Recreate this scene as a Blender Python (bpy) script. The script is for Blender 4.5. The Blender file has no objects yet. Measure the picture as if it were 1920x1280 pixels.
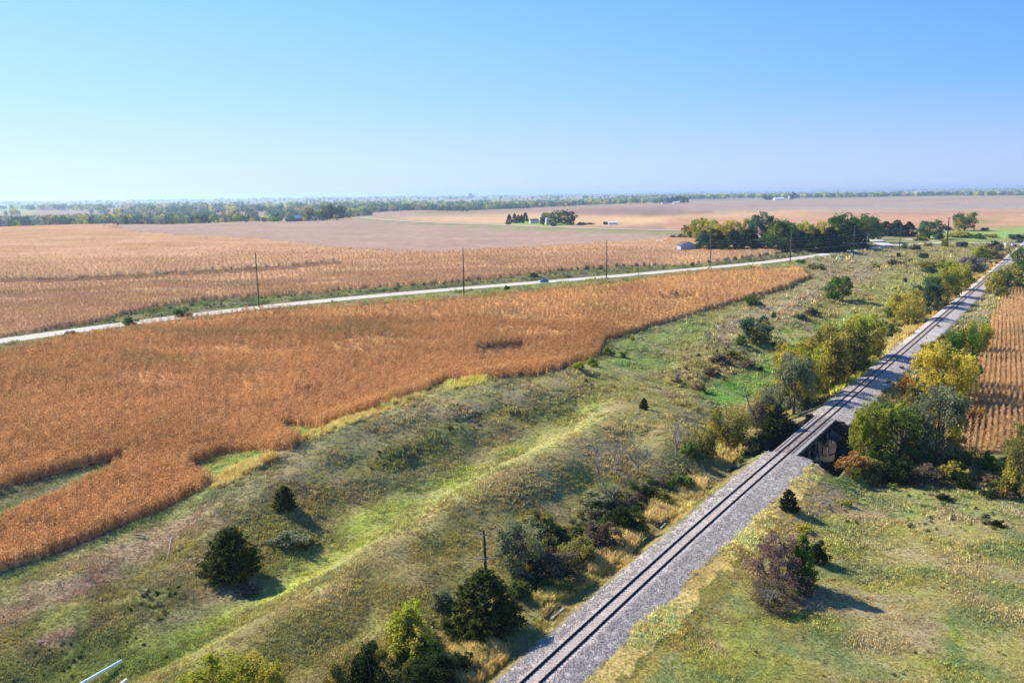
import bpy, math, random
import numpy as np
from mathutils import Vector, Matrix
sc = bpy.context.scene
# ------------------------------------------------------------------ camera
F = 1493.0; CH = 46.0
PITCH = math.atan(274.0 / F); ROLL = math.atan(24.0 / 1920)
cp, sp = math.cos(PITCH), math.sin(PITCH); cr, sr = math.cos(ROLL), math.sin(ROLL)
r0 = np.array([1, 0, 0.]); u0 = np.array([0, sp, cp]); FW = np.array([0, cp, -sp])
RT = cr * r0 - sr * u0; UP = cr * u0 + sr * r0
CP = np.array([0, 0, CH])
cd = bpy.data.cameras.new("camera"); cd.sensor_width = 36; cd.lens = 36 * F / 1920
cd.clip_start = 0.5; cd.clip_end = 80000
cam = bpy.data.objects.new("camera", cd); sc.collection.objects.link(cam)
cam.matrix_world = Matrix(((RT[0], UP[0], -FW[0], 0), (RT[1], UP[1], -FW[1], 0), (RT[2], UP[2], -FW[2], CH), (0, 0, 0, 1)))
sc.camera = cam
# ------------------------------------------------------------------ sky, sun, exposure
SUN_EL = math.radians(38); SUN_AZ = math.radians(-57)      # azimuth from +Y towards +X
w = bpy.data.worlds.new("World"); sc.world = w; w.use_nodes = True
nt = w.node_tree; nt.nodes.clear()
sky = nt.nodes.new("ShaderNodeTexSky"); sky.sky_type = 'NISHITA'; sky.sun_disc = False
sky.sun_elevation = SUN_EL; sky.sun_rotation = SUN_AZ
sky.altitude = 300; sky.air_density = 1.0; sky.dust_density = 0.6; sky.ozone_density = 2.0
bgn = nt.nodes.new("ShaderNodeBackground"); bgn.inputs[1].default_value = 0.12
wo = nt.nodes.new("ShaderNodeOutputWorld")
# clear autumn sky: paler towards the horizon and towards the sun, mixed over the physical sky
_tc = nt.nodes.new("ShaderNodeTexCoord"); _sx = nt.nodes.new("ShaderNodeSeparateXYZ"); nt.links.new(_tc.outputs['Generated'], _sx.inputs[0])
def _ramp(stops):
    r = nt.nodes.new("ShaderNodeValToRGB"); cr_ = r.color_ramp
    while len(cr_.elements) < len(stops): cr_.elements.new(0.5)
    for e, (p, c) in zip(cr_.elements, stops): e.position = p; e.color = (*c, 1)
    nt.links.new(_sx.outputs['Z'], r.inputs[0]); return r.outputs[0]
_ra = _ramp([(0, (.46, .58, .86)), (.035, (.40, .56, .90)), (.12, (.18, .45, .95)), (.24, (.085, .34, .98)), (.6, (.05, .22, .75)), (1, (.03, .14, .58))])
_rb = _ramp([(0, (.60, .78, .95)), (.035, (.58, .79, .99)), (.12, (.42, .73, 1.0)), (.24, (.27, .63, 1.0)), (.6, (.12, .42, .9)), (1, (.03, .14, .58))])
_dp = nt.nodes.new("ShaderNodeVectorMath"); _dp.operation = 'DOT_PRODUCT'; nt.links.new(_tc.outputs['Generated'], _dp.inputs[0])
_dp.inputs[1].default_value = (math.sin(SUN_AZ), math.cos(SUN_AZ), 0)
_mr = nt.nodes.new("ShaderNodeMapRange"); _mr.inputs[2].default_value = .92; _mr.inputs[4].default_value = 1.0; nt.links.new(_dp.outputs['Value'], _mr.inputs[0])
_m1 = nt.nodes.new("ShaderNodeMix"); _m1.data_type = 'RGBA'; nt.links.new(_mr.outputs[0], _m1.inputs[0]); nt.links.new(_ra, _m1.inputs[6]); nt.links.new(_rb, _m1.inputs[7])
_sc = nt.nodes.new("ShaderNodeVectorMath"); _sc.operation = 'SCALE'; _sc.inputs['Scale'].default_value = 1 / 0.12 / 2 ** 0.8; nt.links.new(_m1.outputs[2], _sc.inputs[0])
_m2 = nt.nodes.new("ShaderNodeMix"); _m2.data_type = 'RGBA'; _m2.inputs[0].default_value = .93; nt.links.new(sky.outputs[0], _m2.inputs[6]); nt.links.new(_sc.outputs[0], _m2.inputs[7])
nt.links.new(_m2.outputs[2], bgn.inputs[0]); nt.links.new(bgn.outputs[0], wo.inputs[0])
sl = bpy.data.lights.new("sun", 'SUN'); sl.energy = 4.7; sl.angle = math.radians(0.5); sl.color = (1.0, 0.94, 0.84)
so = bpy.data.objects.new("sun", sl); sc.collection.objects.link(so)
SD = Vector((math.sin(SUN_AZ) * math.cos(SUN_EL), math.cos(SUN_AZ) * math.cos(SUN_EL), math.sin(SUN_EL)))
so.rotation_euler = SD.to_track_quat('Z', 'Y').to_euler()
sc.view_settings.view_transform = 'Standard'; sc.view_settings.look = 'None'
sc.view_settings.exposure = 0.92; sc.view_settings.gamma = 1
cy = sc.cycles
cy.max_bounces = 5; cy.diffuse_bounces = 2; cy.glossy_bounces = 1; cy.transmission_bounces = 3
cy.transparent_max_bounces = 4; cy.volume_bounces = 1; cy.caustics_reflective = False; cy.caustics_refractive = False
cy.use_denoising = True; cy.denoiser = 'OPENIMAGEDENOISE'; cy.denoising_input_passes = 'RGB_ALBEDO_NORMAL'; cy.denoising_prefilter = 'ACCURATE'
rnd = np.random.default_rng(7)
# ------------------------------------------------------------------ projection helpers (photo pixels 1920x1280)
def proj(P):
    v = np.asarray(P, float) - CP
    d = v @ FW; d = np.where(d < 1e-3, 1e-3, d)
    return 960 + F * (v @ RT) / d, 640 - F * (v @ UP) / d
def ray(px, py):
    px = np.asarray(px, float); py = np.asarray(py, float)
    v = FW + RT * ((px - 960) / F)[..., None] - UP * ((py - 640) / F)[..., None]
    return v / np.linalg.norm(v, axis=-1, keepdims=True)
def onplane(px, py, z=0.0):
    v = ray(px, py); t = (z - CH) / np.minimum(v[..., 2], -1e-4)
    return (v * t[..., None])[..., :2]
def yh(px): return 378 - 0.0125 * px
# ------------------------------------------------------------------ noise
_T = rnd.random((256, 256))
def vnoise(x, y):
    xi = np.floor(x).astype(int); yi = np.floor(y).astype(int)
    fx = x - xi; fy = y - yi; fx = fx * fx * (3 - 2 * fx); fy = fy * fy * (3 - 2 * fy)
    a = _T[xi & 255, yi & 255]; b = _T[(xi + 1) & 255, yi & 255]; c = _T[xi & 255, (yi + 1) & 255]; d = _T[(xi + 1) & 255, (yi + 1) & 255]
    return (a * (1 - fx) + b * fx) * (1 - fy) + (c * (1 - fx) + d * fx) * fy
def fbm(x, y, o=4, s=1.0):
    t = 0; a = 0.5; n = 0
    for k in range(o):
        t = t + a * vnoise(x / s * 2 ** k + 17 * k, y / s * 2 ** k + 31 * k); n += a; a *= 0.5
    return t / n * 2 - 1
def sstep(e0, e1, x):
    t = np.clip((x - e0) / (e1 - e0), 0, 1); return t * t * (3 - 2 * t)
# ------------------------------------------------------------------ railway line frame
tp = np.array([(991, 1280), (1148, 1133), (1292, 1001), (1339, 960), (1440, 873), (1596, 740), (1620, 720), (1722, 632), (1841, 530), (1902, 475)], float)
tw = onplane(tp[:, 0], tp[:, 1], 0.0)
_d = tw[-1] - tw[0]; TA = math.atan2(_d[0], _d[1])
TT = np.array([math.sin(TA), math.cos(TA)]); TN = np.array([math.cos(TA), -math.sin(TA)]); T0 = tw[0]
_s = (tw - T0) @ TT; _l = (tw - T0) @ TN
_ks = np.arange(-200, 1400, 2.0)
_kl = np.interp(_ks, [-200, -60, 0, 20, 45, 80, 145, 221, 403, 627, 1400], [4.4, 1.3, 0, -.48, -.85, -.88, -.6, -.35, .1, 0, -.5])
_kl = np.convolve(np.pad(_kl, 12, 'edge'), np.hanning(25) / np.hanning(25).sum(), 'valid')
def tlat(s): return np.interp(s, _ks, _kl)
def tsd(x, y):
    q = np.stack([x, y], -1) - T0; s = q @ TT; return s, q @ TN - tlat(s)
def tpos(s, d=0.0):
    s = np.asarray(s, float); l = tlat(s) + d
    return T0 + s[..., None] * TT + l[..., None] * TN
print("TRACK az", math.degrees(TA), "s", _s.round(0), "lat", _l.round(2), "fit", tlat(_s).round(2))
_b0, _ = tsd(*onplane(1491, 850, -0.5)); _b1, _ = tsd(*onplane(1559, 791, -0.5))
BR0, BR1 = float(_b0) - 1.0, float(_b1) + 1.0
print("BRIDGE", BR0, BR1)
# ------------------------------------------------------------------ terrain
CTRL = """
L-400 1300 -0.88;-200 1200 -0.33;0 1270 -1.04;160 1270 -1.26;330 1210 -1.26;470 1130 -1.26;620 1050 -1.26;760 955 -1.04;900 880 -0.77;1010 815 -0.39;1090 770 0.28
0 1160 -0.6;150 1110 -0.4;300 1110 -1.2;330 1040 0.0;480 1040 -0.8;560 960 0.8;650 900 1.2;780 850 1.2;900 800 1.4
-300 1100 0;0 1075 -0.6;200 1005 -0.4;350 935 0.6
L400 905 2.62;520 850 4.08;650 797 5.07;720 772 5.31;790 752 5.42;870 728 5.54;950 712 5.68;1020 710 5.31;1090 712 4.57
L400 890 -0.4;520 830 -0.2;650 775 0;790 728 0;940 700 -0.6;1080 682 -1.5
L350 1250 0.75;420 1215 1.22;560 1118 1.93;640 1050 2.51;760 975 2.98;860 912 3.58;960 858 4.04;1050 812 4.28;1120 782 4.62;1180 772 4.4;1240 800 3.1;1290 835 0.98
L500 1270 0.4;640 1180 0.9;800 1060 1.6;900 990 1.7;1000 930 1.8;1100 870 2.0;1180 840 1.7
L750 1290 -0.8;900 1170 -0.8;1000 1080 -1.0;1100 1000 -1.0;1200 930 -1.2;1290 880 -2;1350 850 -3
1130 720 2.6;1200 730 1.8;1270 760 0.5;1320 780 -2.5;1180 700 -0.5;1250 690 -3.0
1150 680 -2.0;1240 650 -2.6;1300 700 -2.2;1340 735 -5.2;1400 720 -5.4;1430 680 -5.4;1360 680 -2.8;1390 650 -4.6;1460 650 -5.0
1150 650 -1.8;1300 600 -1.5;1320 640 -1.5;1440 610 -2.0;1520 640 -4.5;1500 570 -0.2;1450 570 -0.5;1540 610 -4;1560 590 -3.5;1600 600 -4
1380 790 -5.6;1440 840 -6;1480 830 -7;1550 860 -7;1620 880 -6.2;1700 905 -6.0;1800 910 -6;1920 930 -6;2100 950 -6;1500 790 -4
1550 540 0.5;1600 520 1.2;1680 495 1.6;1600 500 1.5;1700 470 2.6;1800 470 1.5;1700 560 -2.2;1780 500 0.2;1500 530 0.2;1620 560 -2
1100 1290 -1.5;1250 1130 -1.5;1400 1010 -1.9;1500 920 -3.0;1250 1280 -1.5;1450 1250 -2.0;1700 1250 -2.5;1920 1270 -2.5;2200 1250 -2.5
1450 1090 -2.5;1600 1080 -3;1800 1080 -3.2;1920 1060 -3.6;1600 960 -4;1750 960 -4.6;1900 980 -4.4
1600 830 -3.5;1700 780 -2.5;1800 760 -2;1900 820 -2.4;1920 700 -1;1850 640 -0.8;1920 560 -0.2;2100 600 0;1760 690 -1.6;1830 600 -0.6;1880 540 0
0 960 -0.8;0 850 -0.2;200 880 -0.2;300 780 0.2;0 750 1.2;600 690 1.6;900 640 1.2;1100 600 1.4;1300 570 1.0;1450 545 1.0;1520 515 2.2
0 665 4.0;300 620 4.0;600 590 4.2;900 560 4.4;1200 530 4.2;1400 510 4.0
-300 690 5;0 638 5.5;133 623 5.5;300 598 5.6;483 575 5.8;640 560 6;773 549 6;907 537 6;1040 527 6;1140 520 6;1280 506 5.8;1450 492 5.2;1533 479 5;1600 468 4.8;1697 458 4.2;1749 454 4;1832 455 3;1900 457 1;2050 455 1
0 625 3.8;300 586 3.9;483 565 4;640 552 4;907 530 4.2;1140 514 4.2;1280 502 4.4
0 600 5;300 560 5.5;640 530 6;907 515 6.4;1140 500 6.2;1300 492 6;1430 478 6.4
-300 560 6;0 560 6;300 530 6.5;640 500 7;900 495 8.5;1050 480 8.2;1200 470 6;1340 475 6.8;1400 468 7.2;1450 468 7
-300 524 4.5;0 523 4.5;150 521 4.5;333 511 5;500 501 5.6;640 490 6.2
-300 480 8;0 480 8.5;200 470 9;400 470 8;640 470 7.2;830 478 7;1000 468 5.6;1170 456 5;1285 470 3.6;1320 455 4;1400 464 5;1250 448 4.6
-300 436 13;0 428 13;120 424 12;250 420 11;450 415 9;650 411 7.5;760 418 5
400 440 9;640 440 7;800 450 6;1000 445 4;1200 442 4;900 428 4;1100 434 4
900 412 4;1100 418 5;1300 425 4;1500 440 4;1700 442 4;1900 440 3;1000 402 6;1200 403 8;1400 410 7;1600 415 6;1800 420 5;2000 420 5;1300 393 10;1500 395 11;1700 395 12;1920 395 12;2100 395 12
700 405 5;800 402 4;800 395 2;1000 393 6;1200 384 10;1400 382 10;1600 379 12;1900 375 16;2200 375 16
"""
_rows = []
for ln in CTRL.strip().split("\n"):
    pts = [[float(q) for q in c.split()] for c in ln.lstrip("L").split(";") if c.strip()]
    if ln.startswith("L"):                                  # a ridge or a hollow: subdivide it
        o_ = [pts[0]]
        for p, q in zip(pts[:-1], pts[1:]):
            k = max(1, int(math.hypot(q[0] - p[0], q[1] - p[1]) / 34))
            o_ += [[p[i] + (q[i] - p[i]) * j / k for i in range(3)] for j in range(1, k + 1)]
        pts = o_
    _rows += pts
cpts = np.array(_rows)
_w = onplane(cpts[:, 0], cpts[:, 1], 0.0) * ((CH - cpts[:, 2]) / CH)[:, None]
cw = np.concatenate([_w, cpts[:, 2:3]], 1)
def by_dist(az_px, r, z):                                   # control by azimuth of a pixel column and ground distance
    a = math.atan((az_px - 960) / F / 1.0); return [r * math.sin(a), r * math.cos(a), z]
far = []
for px, prof in {-400: [(1500, 6), (2000, 2), (3000, 8)], 0: [(1450, 4), (1900, -4), (2600, 0), (3600, 10)], 250: [(1500, 3), (1900, -4), (2600, 0), (3600, 9)],
                 450: [(1550, 3), (1900, -4), (2600, 0), (3600, 8)], 650: [(1650, 3), (2000, -3), (2600, -2), (3600, 6)], 850: [(2700, -4), (3200, -4), (4200, 6)],
                 1050: [(3200, 0), (4200, 6)], 1300: [(3600, 6), (4500, 12)], 1600: [(4200, 10), (5000, 14)], 1900: [(4500, 14), (5500, 18)], 2300: [(4500, 14)]}.items():
    for r, z in prof: far.append(by_dist(px, r, z))
    far.append(by_dist(px, 6500, 14)); far.append(by_dist(px, 11000, 26)); far.append(by_dist(px, 26000, 40))
for px in (-1500, 3400):
    for r, z in ((60, -1), (200, -1), (800, 5), (2500, 0), (8000, 15), (26000, 40)): far.append(by_dist(px, r, z))
cw = np.concatenate([cw, np.array(far)])
def uvc(x, y):
    r = np.hypot(x, y) + 1; a = np.arctan2(x, np.maximum(y, 1e-3 * 0 + y)); a = np.clip(a, -1.2, 1.2)
    return np.stack([a * 1300, 330 * np.log(r)], -1)
Q = uvc(cw[:, 0], cw[:, 1]); n = len(Q)
D = np.sqrt(((Q[:, None] - Q[None]) ** 2).sum(-1) + 500.0)
A = np.zeros((n + 3, n + 3)); A[:n, :n] = -D; A[:n, n] = 1; A[:n, n + 1:] = Q / 1000; A[n:, :n] = A[:n, n:].T
A[:n, :n] += np.eye(n) * 2.0
WR = np.linalg.solve(A, np.concatenate([cw[:, 2], np.zeros(3)]))
def base_h(x, y):
    q = uvc(x, y); out = WR[n] + q @ WR[n + 1:] / 1000
    for i in range(n):
        out -= WR[i] * np.sqrt((q[..., 0] - Q[i, 0]) ** 2 + (q[..., 1] - Q[i, 1]) ** 2 + 500.0)
    return out
az = np.concatenate([np.linspace(-95, -40, 60, endpoint=False), np.linspace(-40, 40, 1000), np.linspace(40, 95, 61)[1:]]) * math.pi / 180
rr = np.concatenate([np.linspace(1, 44, 22, endpoint=False), np.exp(np.linspace(math.log(44), math.log(26000), 900))])
NA, NR = len(az), len(rr)
GX = rr[:, None] * np.sin(az)[None]; GY = rr[:, None] * np.cos(az)[None]
GZ = base_h(GX, GY)
RW = np.hypot(GX, GY)
# ------- roads (centre lines in photo pixels -> world through the smooth base surface)
def pick_fn(px, py, hf, tmax=25000):
    v = ray(np.atleast_1d(px), np.atleast_1d(py)); out = []
    for q in v:
        t = np.exp(np.linspace(math.log(30), math.log(tmax), 1500)); P = CP + q * t[:, None]
        dz = P[:, 2] - hf(P[:, 0], P[:, 1]); k = np.where(dz < 0)[0]
        if len(k) == 0: out.append(P[-1]); continue
        k = k[0]
        if k == 0: out.append(P[0]); continue
        f = dz[k - 1] / (dz[k - 1] - dz[k]); out.append(P[k - 1] * (1 - f) + P[k] * f)
    return np.array(out)
def smooth_line(P, step=6.0, it=3):
    P = np.asarray(P, float)
    for _ in range(it):
        N = [P[0]]
        for a, b in zip(P[:-1], P[1:]): N += [a * .75 + b * .25, a * .25 + b * .75]
        N.append(P[-1]); P = np.array(N)
    L = np.concatenate([[0], np.cumsum(np.hypot(*np.diff(P[:, :2], axis=0).T))]); k = max(2, int(L[-1] / step))
    s = np.linspace(0, L[-1], k); return np.stack([np.interp(s, L, P[:, i]) for i in range(P.shape[1])], 1)
ROADS = {}
RP = {"road": ([(-300, 682), (-120, 655), (0, 638), (133, 622.7), (300, 598), (367, 588.5), (483, 575), (640, 560), (773, 549), (907, 537), (1040, 527), (1140, 520), (1280, 506), (1325, 502.5), (1450, 491.7), (1533, 478.8), (1600, 468.5), (1645, 463), (1697, 458), (1749, 454), (1832, 455), (1916, 457), (2060, 460)], 10.5),
      "side_road": ([(677, 408.5), (740, 414), (840, 419), (940, 422), (1007, 425), (1107, 428.5), (1280, 433), (1420, 436), (1540, 439), (1610, 441), (1634, 447), (1652, 457), (1665, 461)], 12.0),
      "field_lane": ([(1700, 448), (1716, 450.5), (1738, 452.5), (1775, 454)], 8.0)}
for nm, (pp, wd) in RP.items():
    pp = np.array(pp, float); W = pick_fn(pp[:, 0], pp[:, 1], base_h)
    L = smooth_line(W, 8.0); kw_ = 21 if nm == 'road' else 5; L = np.stack([np.convolve(np.pad(2 * 0 + L[:, i], kw_ // 2, 'reflect', reflect_type='odd'), np.hanning(kw_ + 2)[1:-1] / np.hanning(kw_ + 2).sum(), 'valid') for i in range(3)], 1)
    ROADS[nm] = (L, wd)
def seg_dist(x, y, L):
    best = np.full(x.shape, 1e9); bz = np.zeros(x.shape)
    for a, b in zip(L[:-1], L[1:]):
        d = b[:2] - a[:2]; l2 = d @ d + 1e-9
        t = np.clip(((x - a[0]) * d[0] + (y - a[1]) * d[1]) / l2, 0, 1)
        q = np.hypot(x - a[0] - t * d[0], y - a[1] - t * d[1]); m = q < best
        best = np.where(m, q, best); bz = np.where(m, a[2] + t * (b[2] - a[2]), bz)
    return best, bz
# relief details: lumps near, rolling far
nearw = 1 - sstep(300, 900, RW)
TS, TD = tsd(GX, GY)
offt = sstep(5, 14, np.abs(TD))
mead = np.ones_like(GZ)
swp = (GX * TT[1] - GY * TT[0]) / 1.0; alg = GX * TT[0] + GY * TT[1]                      # hummocks drawn out along the old spoil mounds
mnd = sstep(-9, -26, TD) * (.12 + .88 * sstep(-72, -56, TD)) * (1 - sstep(300, 420, RW)) * sstep(60, 80, RW) * (1 - sstep(-40, 140, -GX + GY * 0 - 120))
GZ = GZ + (fbm(GX, GY, 4, 14) * 0.6 + fbm(GX + 40, GY, 3, 5) * 0.25 + (np.abs(fbm(alg * .55 + 30, swp, 3, 22)) * 3.6 - 1.0) * mnd) * nearw * offt
GZ = GZ + fbm(GX, GY, 3, 500) * 3.0 * sstep(1500, 3000, RW) + fbm(GX, GY, 4, 2600) * 17 * sstep(3500, 9000, RW) + fbm(GX + 9000, GY, 3, 5200) * 22 * sstep(7000, 14000, RW)
sel = (RW > 180) & (RW < 3000)
ix = np.where(sel)
for nm, (L, wd) in ROADS.items():
    xs, ys = GX[ix], GY[ix]; b, bz = seg_dist(xs, ys, L)
    k = 1 - sstep(wd * .5 + 2, wd * .5 + (9 if nm == 'road' else 14), b)
    GZ[ix] = GZ[ix] * (1 - k) + (bz - 0.12) * k
# railway bed
WL = 3.0; WRT = np.interp(TS, [-20, 0, 45, 70], [3.0, 3.3, 4.7, 4.8])
slope = np.where(TD < 0, (-TD - WL) / 1.9, (TD - WRT) / np.interp(TS, [50, 85], [7.5, 2.0]))
bed = -0.20 - np.clip(slope, 0, 99) - 0.14 * np.clip(np.abs(TD) - 1.3, 0, 99)
inb = (np.abs(TD) < 60) & (TS > -80) & (TS < 1500)
sc_ = (BR0 + BR1) / 2
chan = -6.4 + np.maximum(0, -TD - 3.0) * 1.9 + np.maximum(0, np.abs(TS - sc_ + 0.25 * TD) - 3) * .52 + np.maximum(0, np.abs(TD) - 10) * .12  # creek channel; left side shaped steep to keep sun off its floor
GZ = np.where(inb, np.minimum(GZ, np.maximum(chan, GZ - 7)), GZ)
sun_block_berm = np.minimum(-6.4 + np.maximum(0, -TD - 2.5) * 1.25, -1.5 - np.maximum(0, -TD - 7.5) * .7) - np.maximum(0, np.maximum(BR0 - TS, TS - BR1)) * .8  # bank added left of the bridge to block sun under the deck
GZ = np.where((TD < -2.5) & (TD > -16) & inb, np.maximum(GZ, sun_block_berm), GZ)
gap = (TS > BR0) & (TS < BR1) & (np.abs(TD) < 9)
kk = sstep(0.0, 4.5, np.where(TD < 0, -TD - WL, TD - WRT))
emb = np.maximum(bed, bed * (1 - kk) + GZ * kk)
GZ = np.where(inb & ~gap, emb, GZ)
LR = np.log(rr)
def height(x, y):
    r = np.hypot(x, y); a = np.arctan2(x, y)
    i = np.clip(np.interp(r, rr, np.arange(NR)), 0, NR - 1.001); j = np.clip(np.interp(a, az, np.arange(NA)), 0, NA - 1.001)
    i0 = i.astype(int); j0 = j.astype(int); fi = i - i0; fj = j - j0
    return (GZ[i0, j0] * (1 - fj) + GZ[i0, j0 + 1] * fj) * (1 - fi) + (GZ[i0 + 1, j0] * (1 - fj) + GZ[i0 + 1, j0 + 1] * fj) * fi
def at(px, py): return pick_fn(px, py, height)[0]

def crest(px, r0, r1):
    a = math.atan((px - 960) / F); r = np.linspace(r0, r1, 120); z = height(r * math.sin(a), r * math.cos(a)); k = int(np.argmax((z - CH) / r)); return r[k] * .985, a
def at(px, py):
    P = pick_fn(px, py, height)[0]; r = math.hypot(P[0], P[1])
    if px < 760 and r > 1350 and py > 402:                  # things on the brow of the far left field
        rc, a = crest(px, 950, 1480); x, y = rc * math.sin(a), rc * math.cos(a); return np.array([x, y, float(height(x, y))])
    return P
# ------------------------------------------------------------------ scene-graph helpers
COL = sc.collection
def new_mesh(name, V, Fc, mat=None, smooth=False, attrs=None):
    me = bpy.data.meshes.new(name); V = np.asarray(V, np.float32)
    if isinstance(Fc, np.ndarray):
        k = Fc.shape[1]; me.vertices.add(len(V)); me.vertices.foreach_set("co", V.ravel())
        me.loops.add(Fc.size); me.loops.foreach_set("vertex_index", Fc.astype(np.int32).ravel())
        me.polygons.add(len(Fc)); me.polygons.foreach_set("loop_start", np.arange(0, Fc.size, k, dtype=np.int32))
        me.polygons.foreach_set("loop_total", np.full(len(Fc), k, np.int32))
        me.update(calc_edges=True)
    else:
        me.from_pydata([tuple(v) for v in V.tolist()], [], Fc); me.update()
    for an, arr in (attrs or {}).items():
        arr = np.asarray(arr, np.float32)
        if arr.ndim == 1: at_ = me.attributes.new(an, 'FLOAT', 'POINT'); at_.data.foreach_set("value", arr)
        else:
            at_ = me.attributes.new(an, 'FLOAT_COLOR', 'POINT')
            at_.data.foreach_set("color", np.concatenate([arr, np.ones((len(arr), 1), np.float32)], 1).astype(np.float32).ravel())
    if smooth: me.polygons.foreach_set("use_smooth", np.ones(len(me.polygons), bool))
    if mat: me.materials.append(mat)
    return me
def link(name, me, parent=None, loc=None):
    o = bpy.data.objects.new(name, me); COL.objects.link(o)
    if parent: o.parent = parent
    if loc is not None: o.location = loc
    return o
def tag(o, label=None, cat=None, group=None, kind=None):
    if label: o["label"] = label
    if cat: o["category"] = cat
    if group: o["group"] = group
    if kind: o["kind"] = kind
    return o
def empty(name, loc, rz=0, label=None, cat=None, group=None):
    o = bpy.data.objects.new(name, None); COL.objects.link(o); o.location = loc; o.rotation_euler = (0, 0, rz)
    o.empty_display_size = 0.5
    return tag(o, label, cat, group)
def dup(o, parent=None, **kw):
    c = o.copy(); COL.objects.link(c)
    if parent: c.parent = parent
    for ch in list(o.children): dup(ch, c)
    for k, v in kw.items(): setattr(c, k, v)
    return c
class MB:                                                   # collects shapes into one mesh
    def __init__(s): s.V = []; s.F = []
    def add(s, V, F_):
        b = len(s.V); s.V += [tuple(v) for v in V]; s.F += [tuple(i + b for i in f) for f in F_]; return s
    def box(s, c, d, rz=0, rx=0, ry=0, taper=1.0, bev=0.0):
        x, y, z = d[0] / 2, d[1] / 2, d[2] / 2; V = []
        R = Matrix.Rotation(rz, 3, 'Z') @ Matrix.Rotation(ry, 3, 'Y') @ Matrix.Rotation(rx, 3, 'X')
        for k, (sx, sy, sz) in enumerate([(-1, -1, -1), (1, -1, -1), (1, 1, -1), (-1, 1, -1), (-1, -1, 1), (1, -1, 1), (1, 1, 1), (-1, 1, 1)]):
            t = taper if sz > 0 else 1
            V.append(R @ Vector((sx * x * t, sy * y * t, sz * z)) + Vector(c))
        return s.add(V, [(0, 3, 2, 1), (4, 5, 6, 7), (0, 1, 5, 4), (1, 2, 6, 5), (2, 3, 7, 6), (3, 0, 4, 7)])
    def tube(s, pts, rad, n=8, cap=True):
        pts = [Vector(p) for p in pts]; rad = rad if hasattr(rad, '__len__') else [rad] * len(pts)
        rings = []; b = len(s.V)
        for i, p in enumerate(pts):
            d = (pts[min(i + 1, len(pts) - 1)] - pts[max(i - 1, 0)]).normalized()
            u = d.cross(Vector((0.3, 0.1, 1)) if abs(d.z) < .9 else Vector((1, 0.2, 0))).normalized(); v = d.cross(u)
            for k in range(n):
                a = 2 * math.pi * k / n; s.V.append(tuple(p + (u * math.cos(a) + v * math.sin(a)) * rad[i]))
        for i in range(len(pts) - 1):
            for k in range(n):
                s.F.append((b + i * n + k, b + (i + 1) * n + k, b + (i + 1) * n + (k + 1) % n, b + i * n + (k + 1) % n))
        if cap: s.F.append(tuple(b + k for k in range(n))); s.F.append(tuple(b + (len(pts) - 1) * n + k for k in reversed(range(n))))
        return s
    def prism(s, prof, y0, y1, axis='y'):
        n = len(prof); V = []
        for y in (y0, y1):
            for (a, z) in prof: V.append((a, y, z) if axis == 'y' else (y, a, z))
        return s.add(V, [tuple(range(n))[::-1], tuple(range(n, 2 * n))] + [(i, (i + 1) % n, n + (i + 1) % n, n + i) for i in range(n)])
    def mesh(s, name, mat, smooth=False):
        me = new_mesh(name, s.V, s.F, mat, smooth); me.validate(); return me
    def build(s, name, mat, parent=None, smooth=False): return link(name, s.mesh(name, mat, smooth), parent)
# ------------------------------------------------------------------ materials
def nmat(name):
    m = bpy.data.materials.new(name); m.use_nodes = True; t = m.node_tree; t.nodes.clear(); return m, t
def N(t, typ, **kw):
    n = t.nodes.new(typ)
    for k, v in kw.items():
        if k == 'ins':
            for i, x in v.items(): n.inputs[i].default_value = x
        else: setattr(n, k, v)
    return n
def mixc(t, fac, a, b, mode='MIX'):
    n = t.nodes.new('ShaderNodeMix'); n.data_type = 'RGBA'; n.blend_type = mode
    for i, x in ((0, fac), (6, a), (7, b)):
        if hasattr(x, 'links'): t.links.new(x, n.inputs[i])
        else: n.inputs[i].default_value = x if not (isinstance(x, (tuple, list)) and len(x) == 3) else (*x, 1)
    return n.outputs[2]
def ramp(t, src, stops):
    n = t.nodes.new('ShaderNodeMapRange'); n.inputs[1].default_value, n.inputs[2].default_value, n.inputs[3].default_value, n.inputs[4].default_value = stops
    t.links.new(src, n.inputs[0]); return n.outputs[0]
def noise(t, scale, detail=3, rough=.6, coord=None):
    n = N(t, 'ShaderNodeTexNoise'); n.inputs['Scale'].default_value = scale; n.inputs['Detail'].default_value = detail; n.inputs['Roughness'].default_value = rough
    if coord is None:
        g = N(t, 'ShaderNodeNewGeometry'); coord = g.outputs['Position']
    t.links.new(coord, n.inputs['Vector']); return n.outputs['Fac']
def out(t, sh): o = t.nodes.new('ShaderNodeOutputMaterial'); t.links.new(sh, o.inputs[0])
def simple(name, col, rough=.7, metal=0, var=.25, nscale=3.0, col2=None, bump=0.0):
    m, t = nmat(name); b = N(t, 'ShaderNodeBsdfPrincipled'); b.inputs['Roughness'].default_value = rough; b.inputs['Metallic'].default_value = metal
    b.inputs['Specular IOR Level'].default_value = .3 if rough < .8 else 0.0
    co = N(t, 'ShaderNodeTexCoord').outputs['Object']; nz = noise(t, nscale, 4, .65, co)
    c2 = col2 or tuple(c * (1 - var) for c in col); f = ramp(t, nz, (.35, .65, 0, 1))
    t.links.new(mixc(t, f, (*c2, 1), (*[min(1, c * (1 + var * .5)) for c in col], 1)), b.inputs['Base Color'])
    if bump:
        bp = N(t, 'ShaderNodeBump'); bp.inputs['Strength'].default_value = bump; bp.inputs['Distance'].default_value = .05
        t.links.new(nz, bp.inputs['Height']); t.links.new(bp.outputs[0], b.inputs['Normal'])
    out(t, b.outputs[0]); return m
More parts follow.
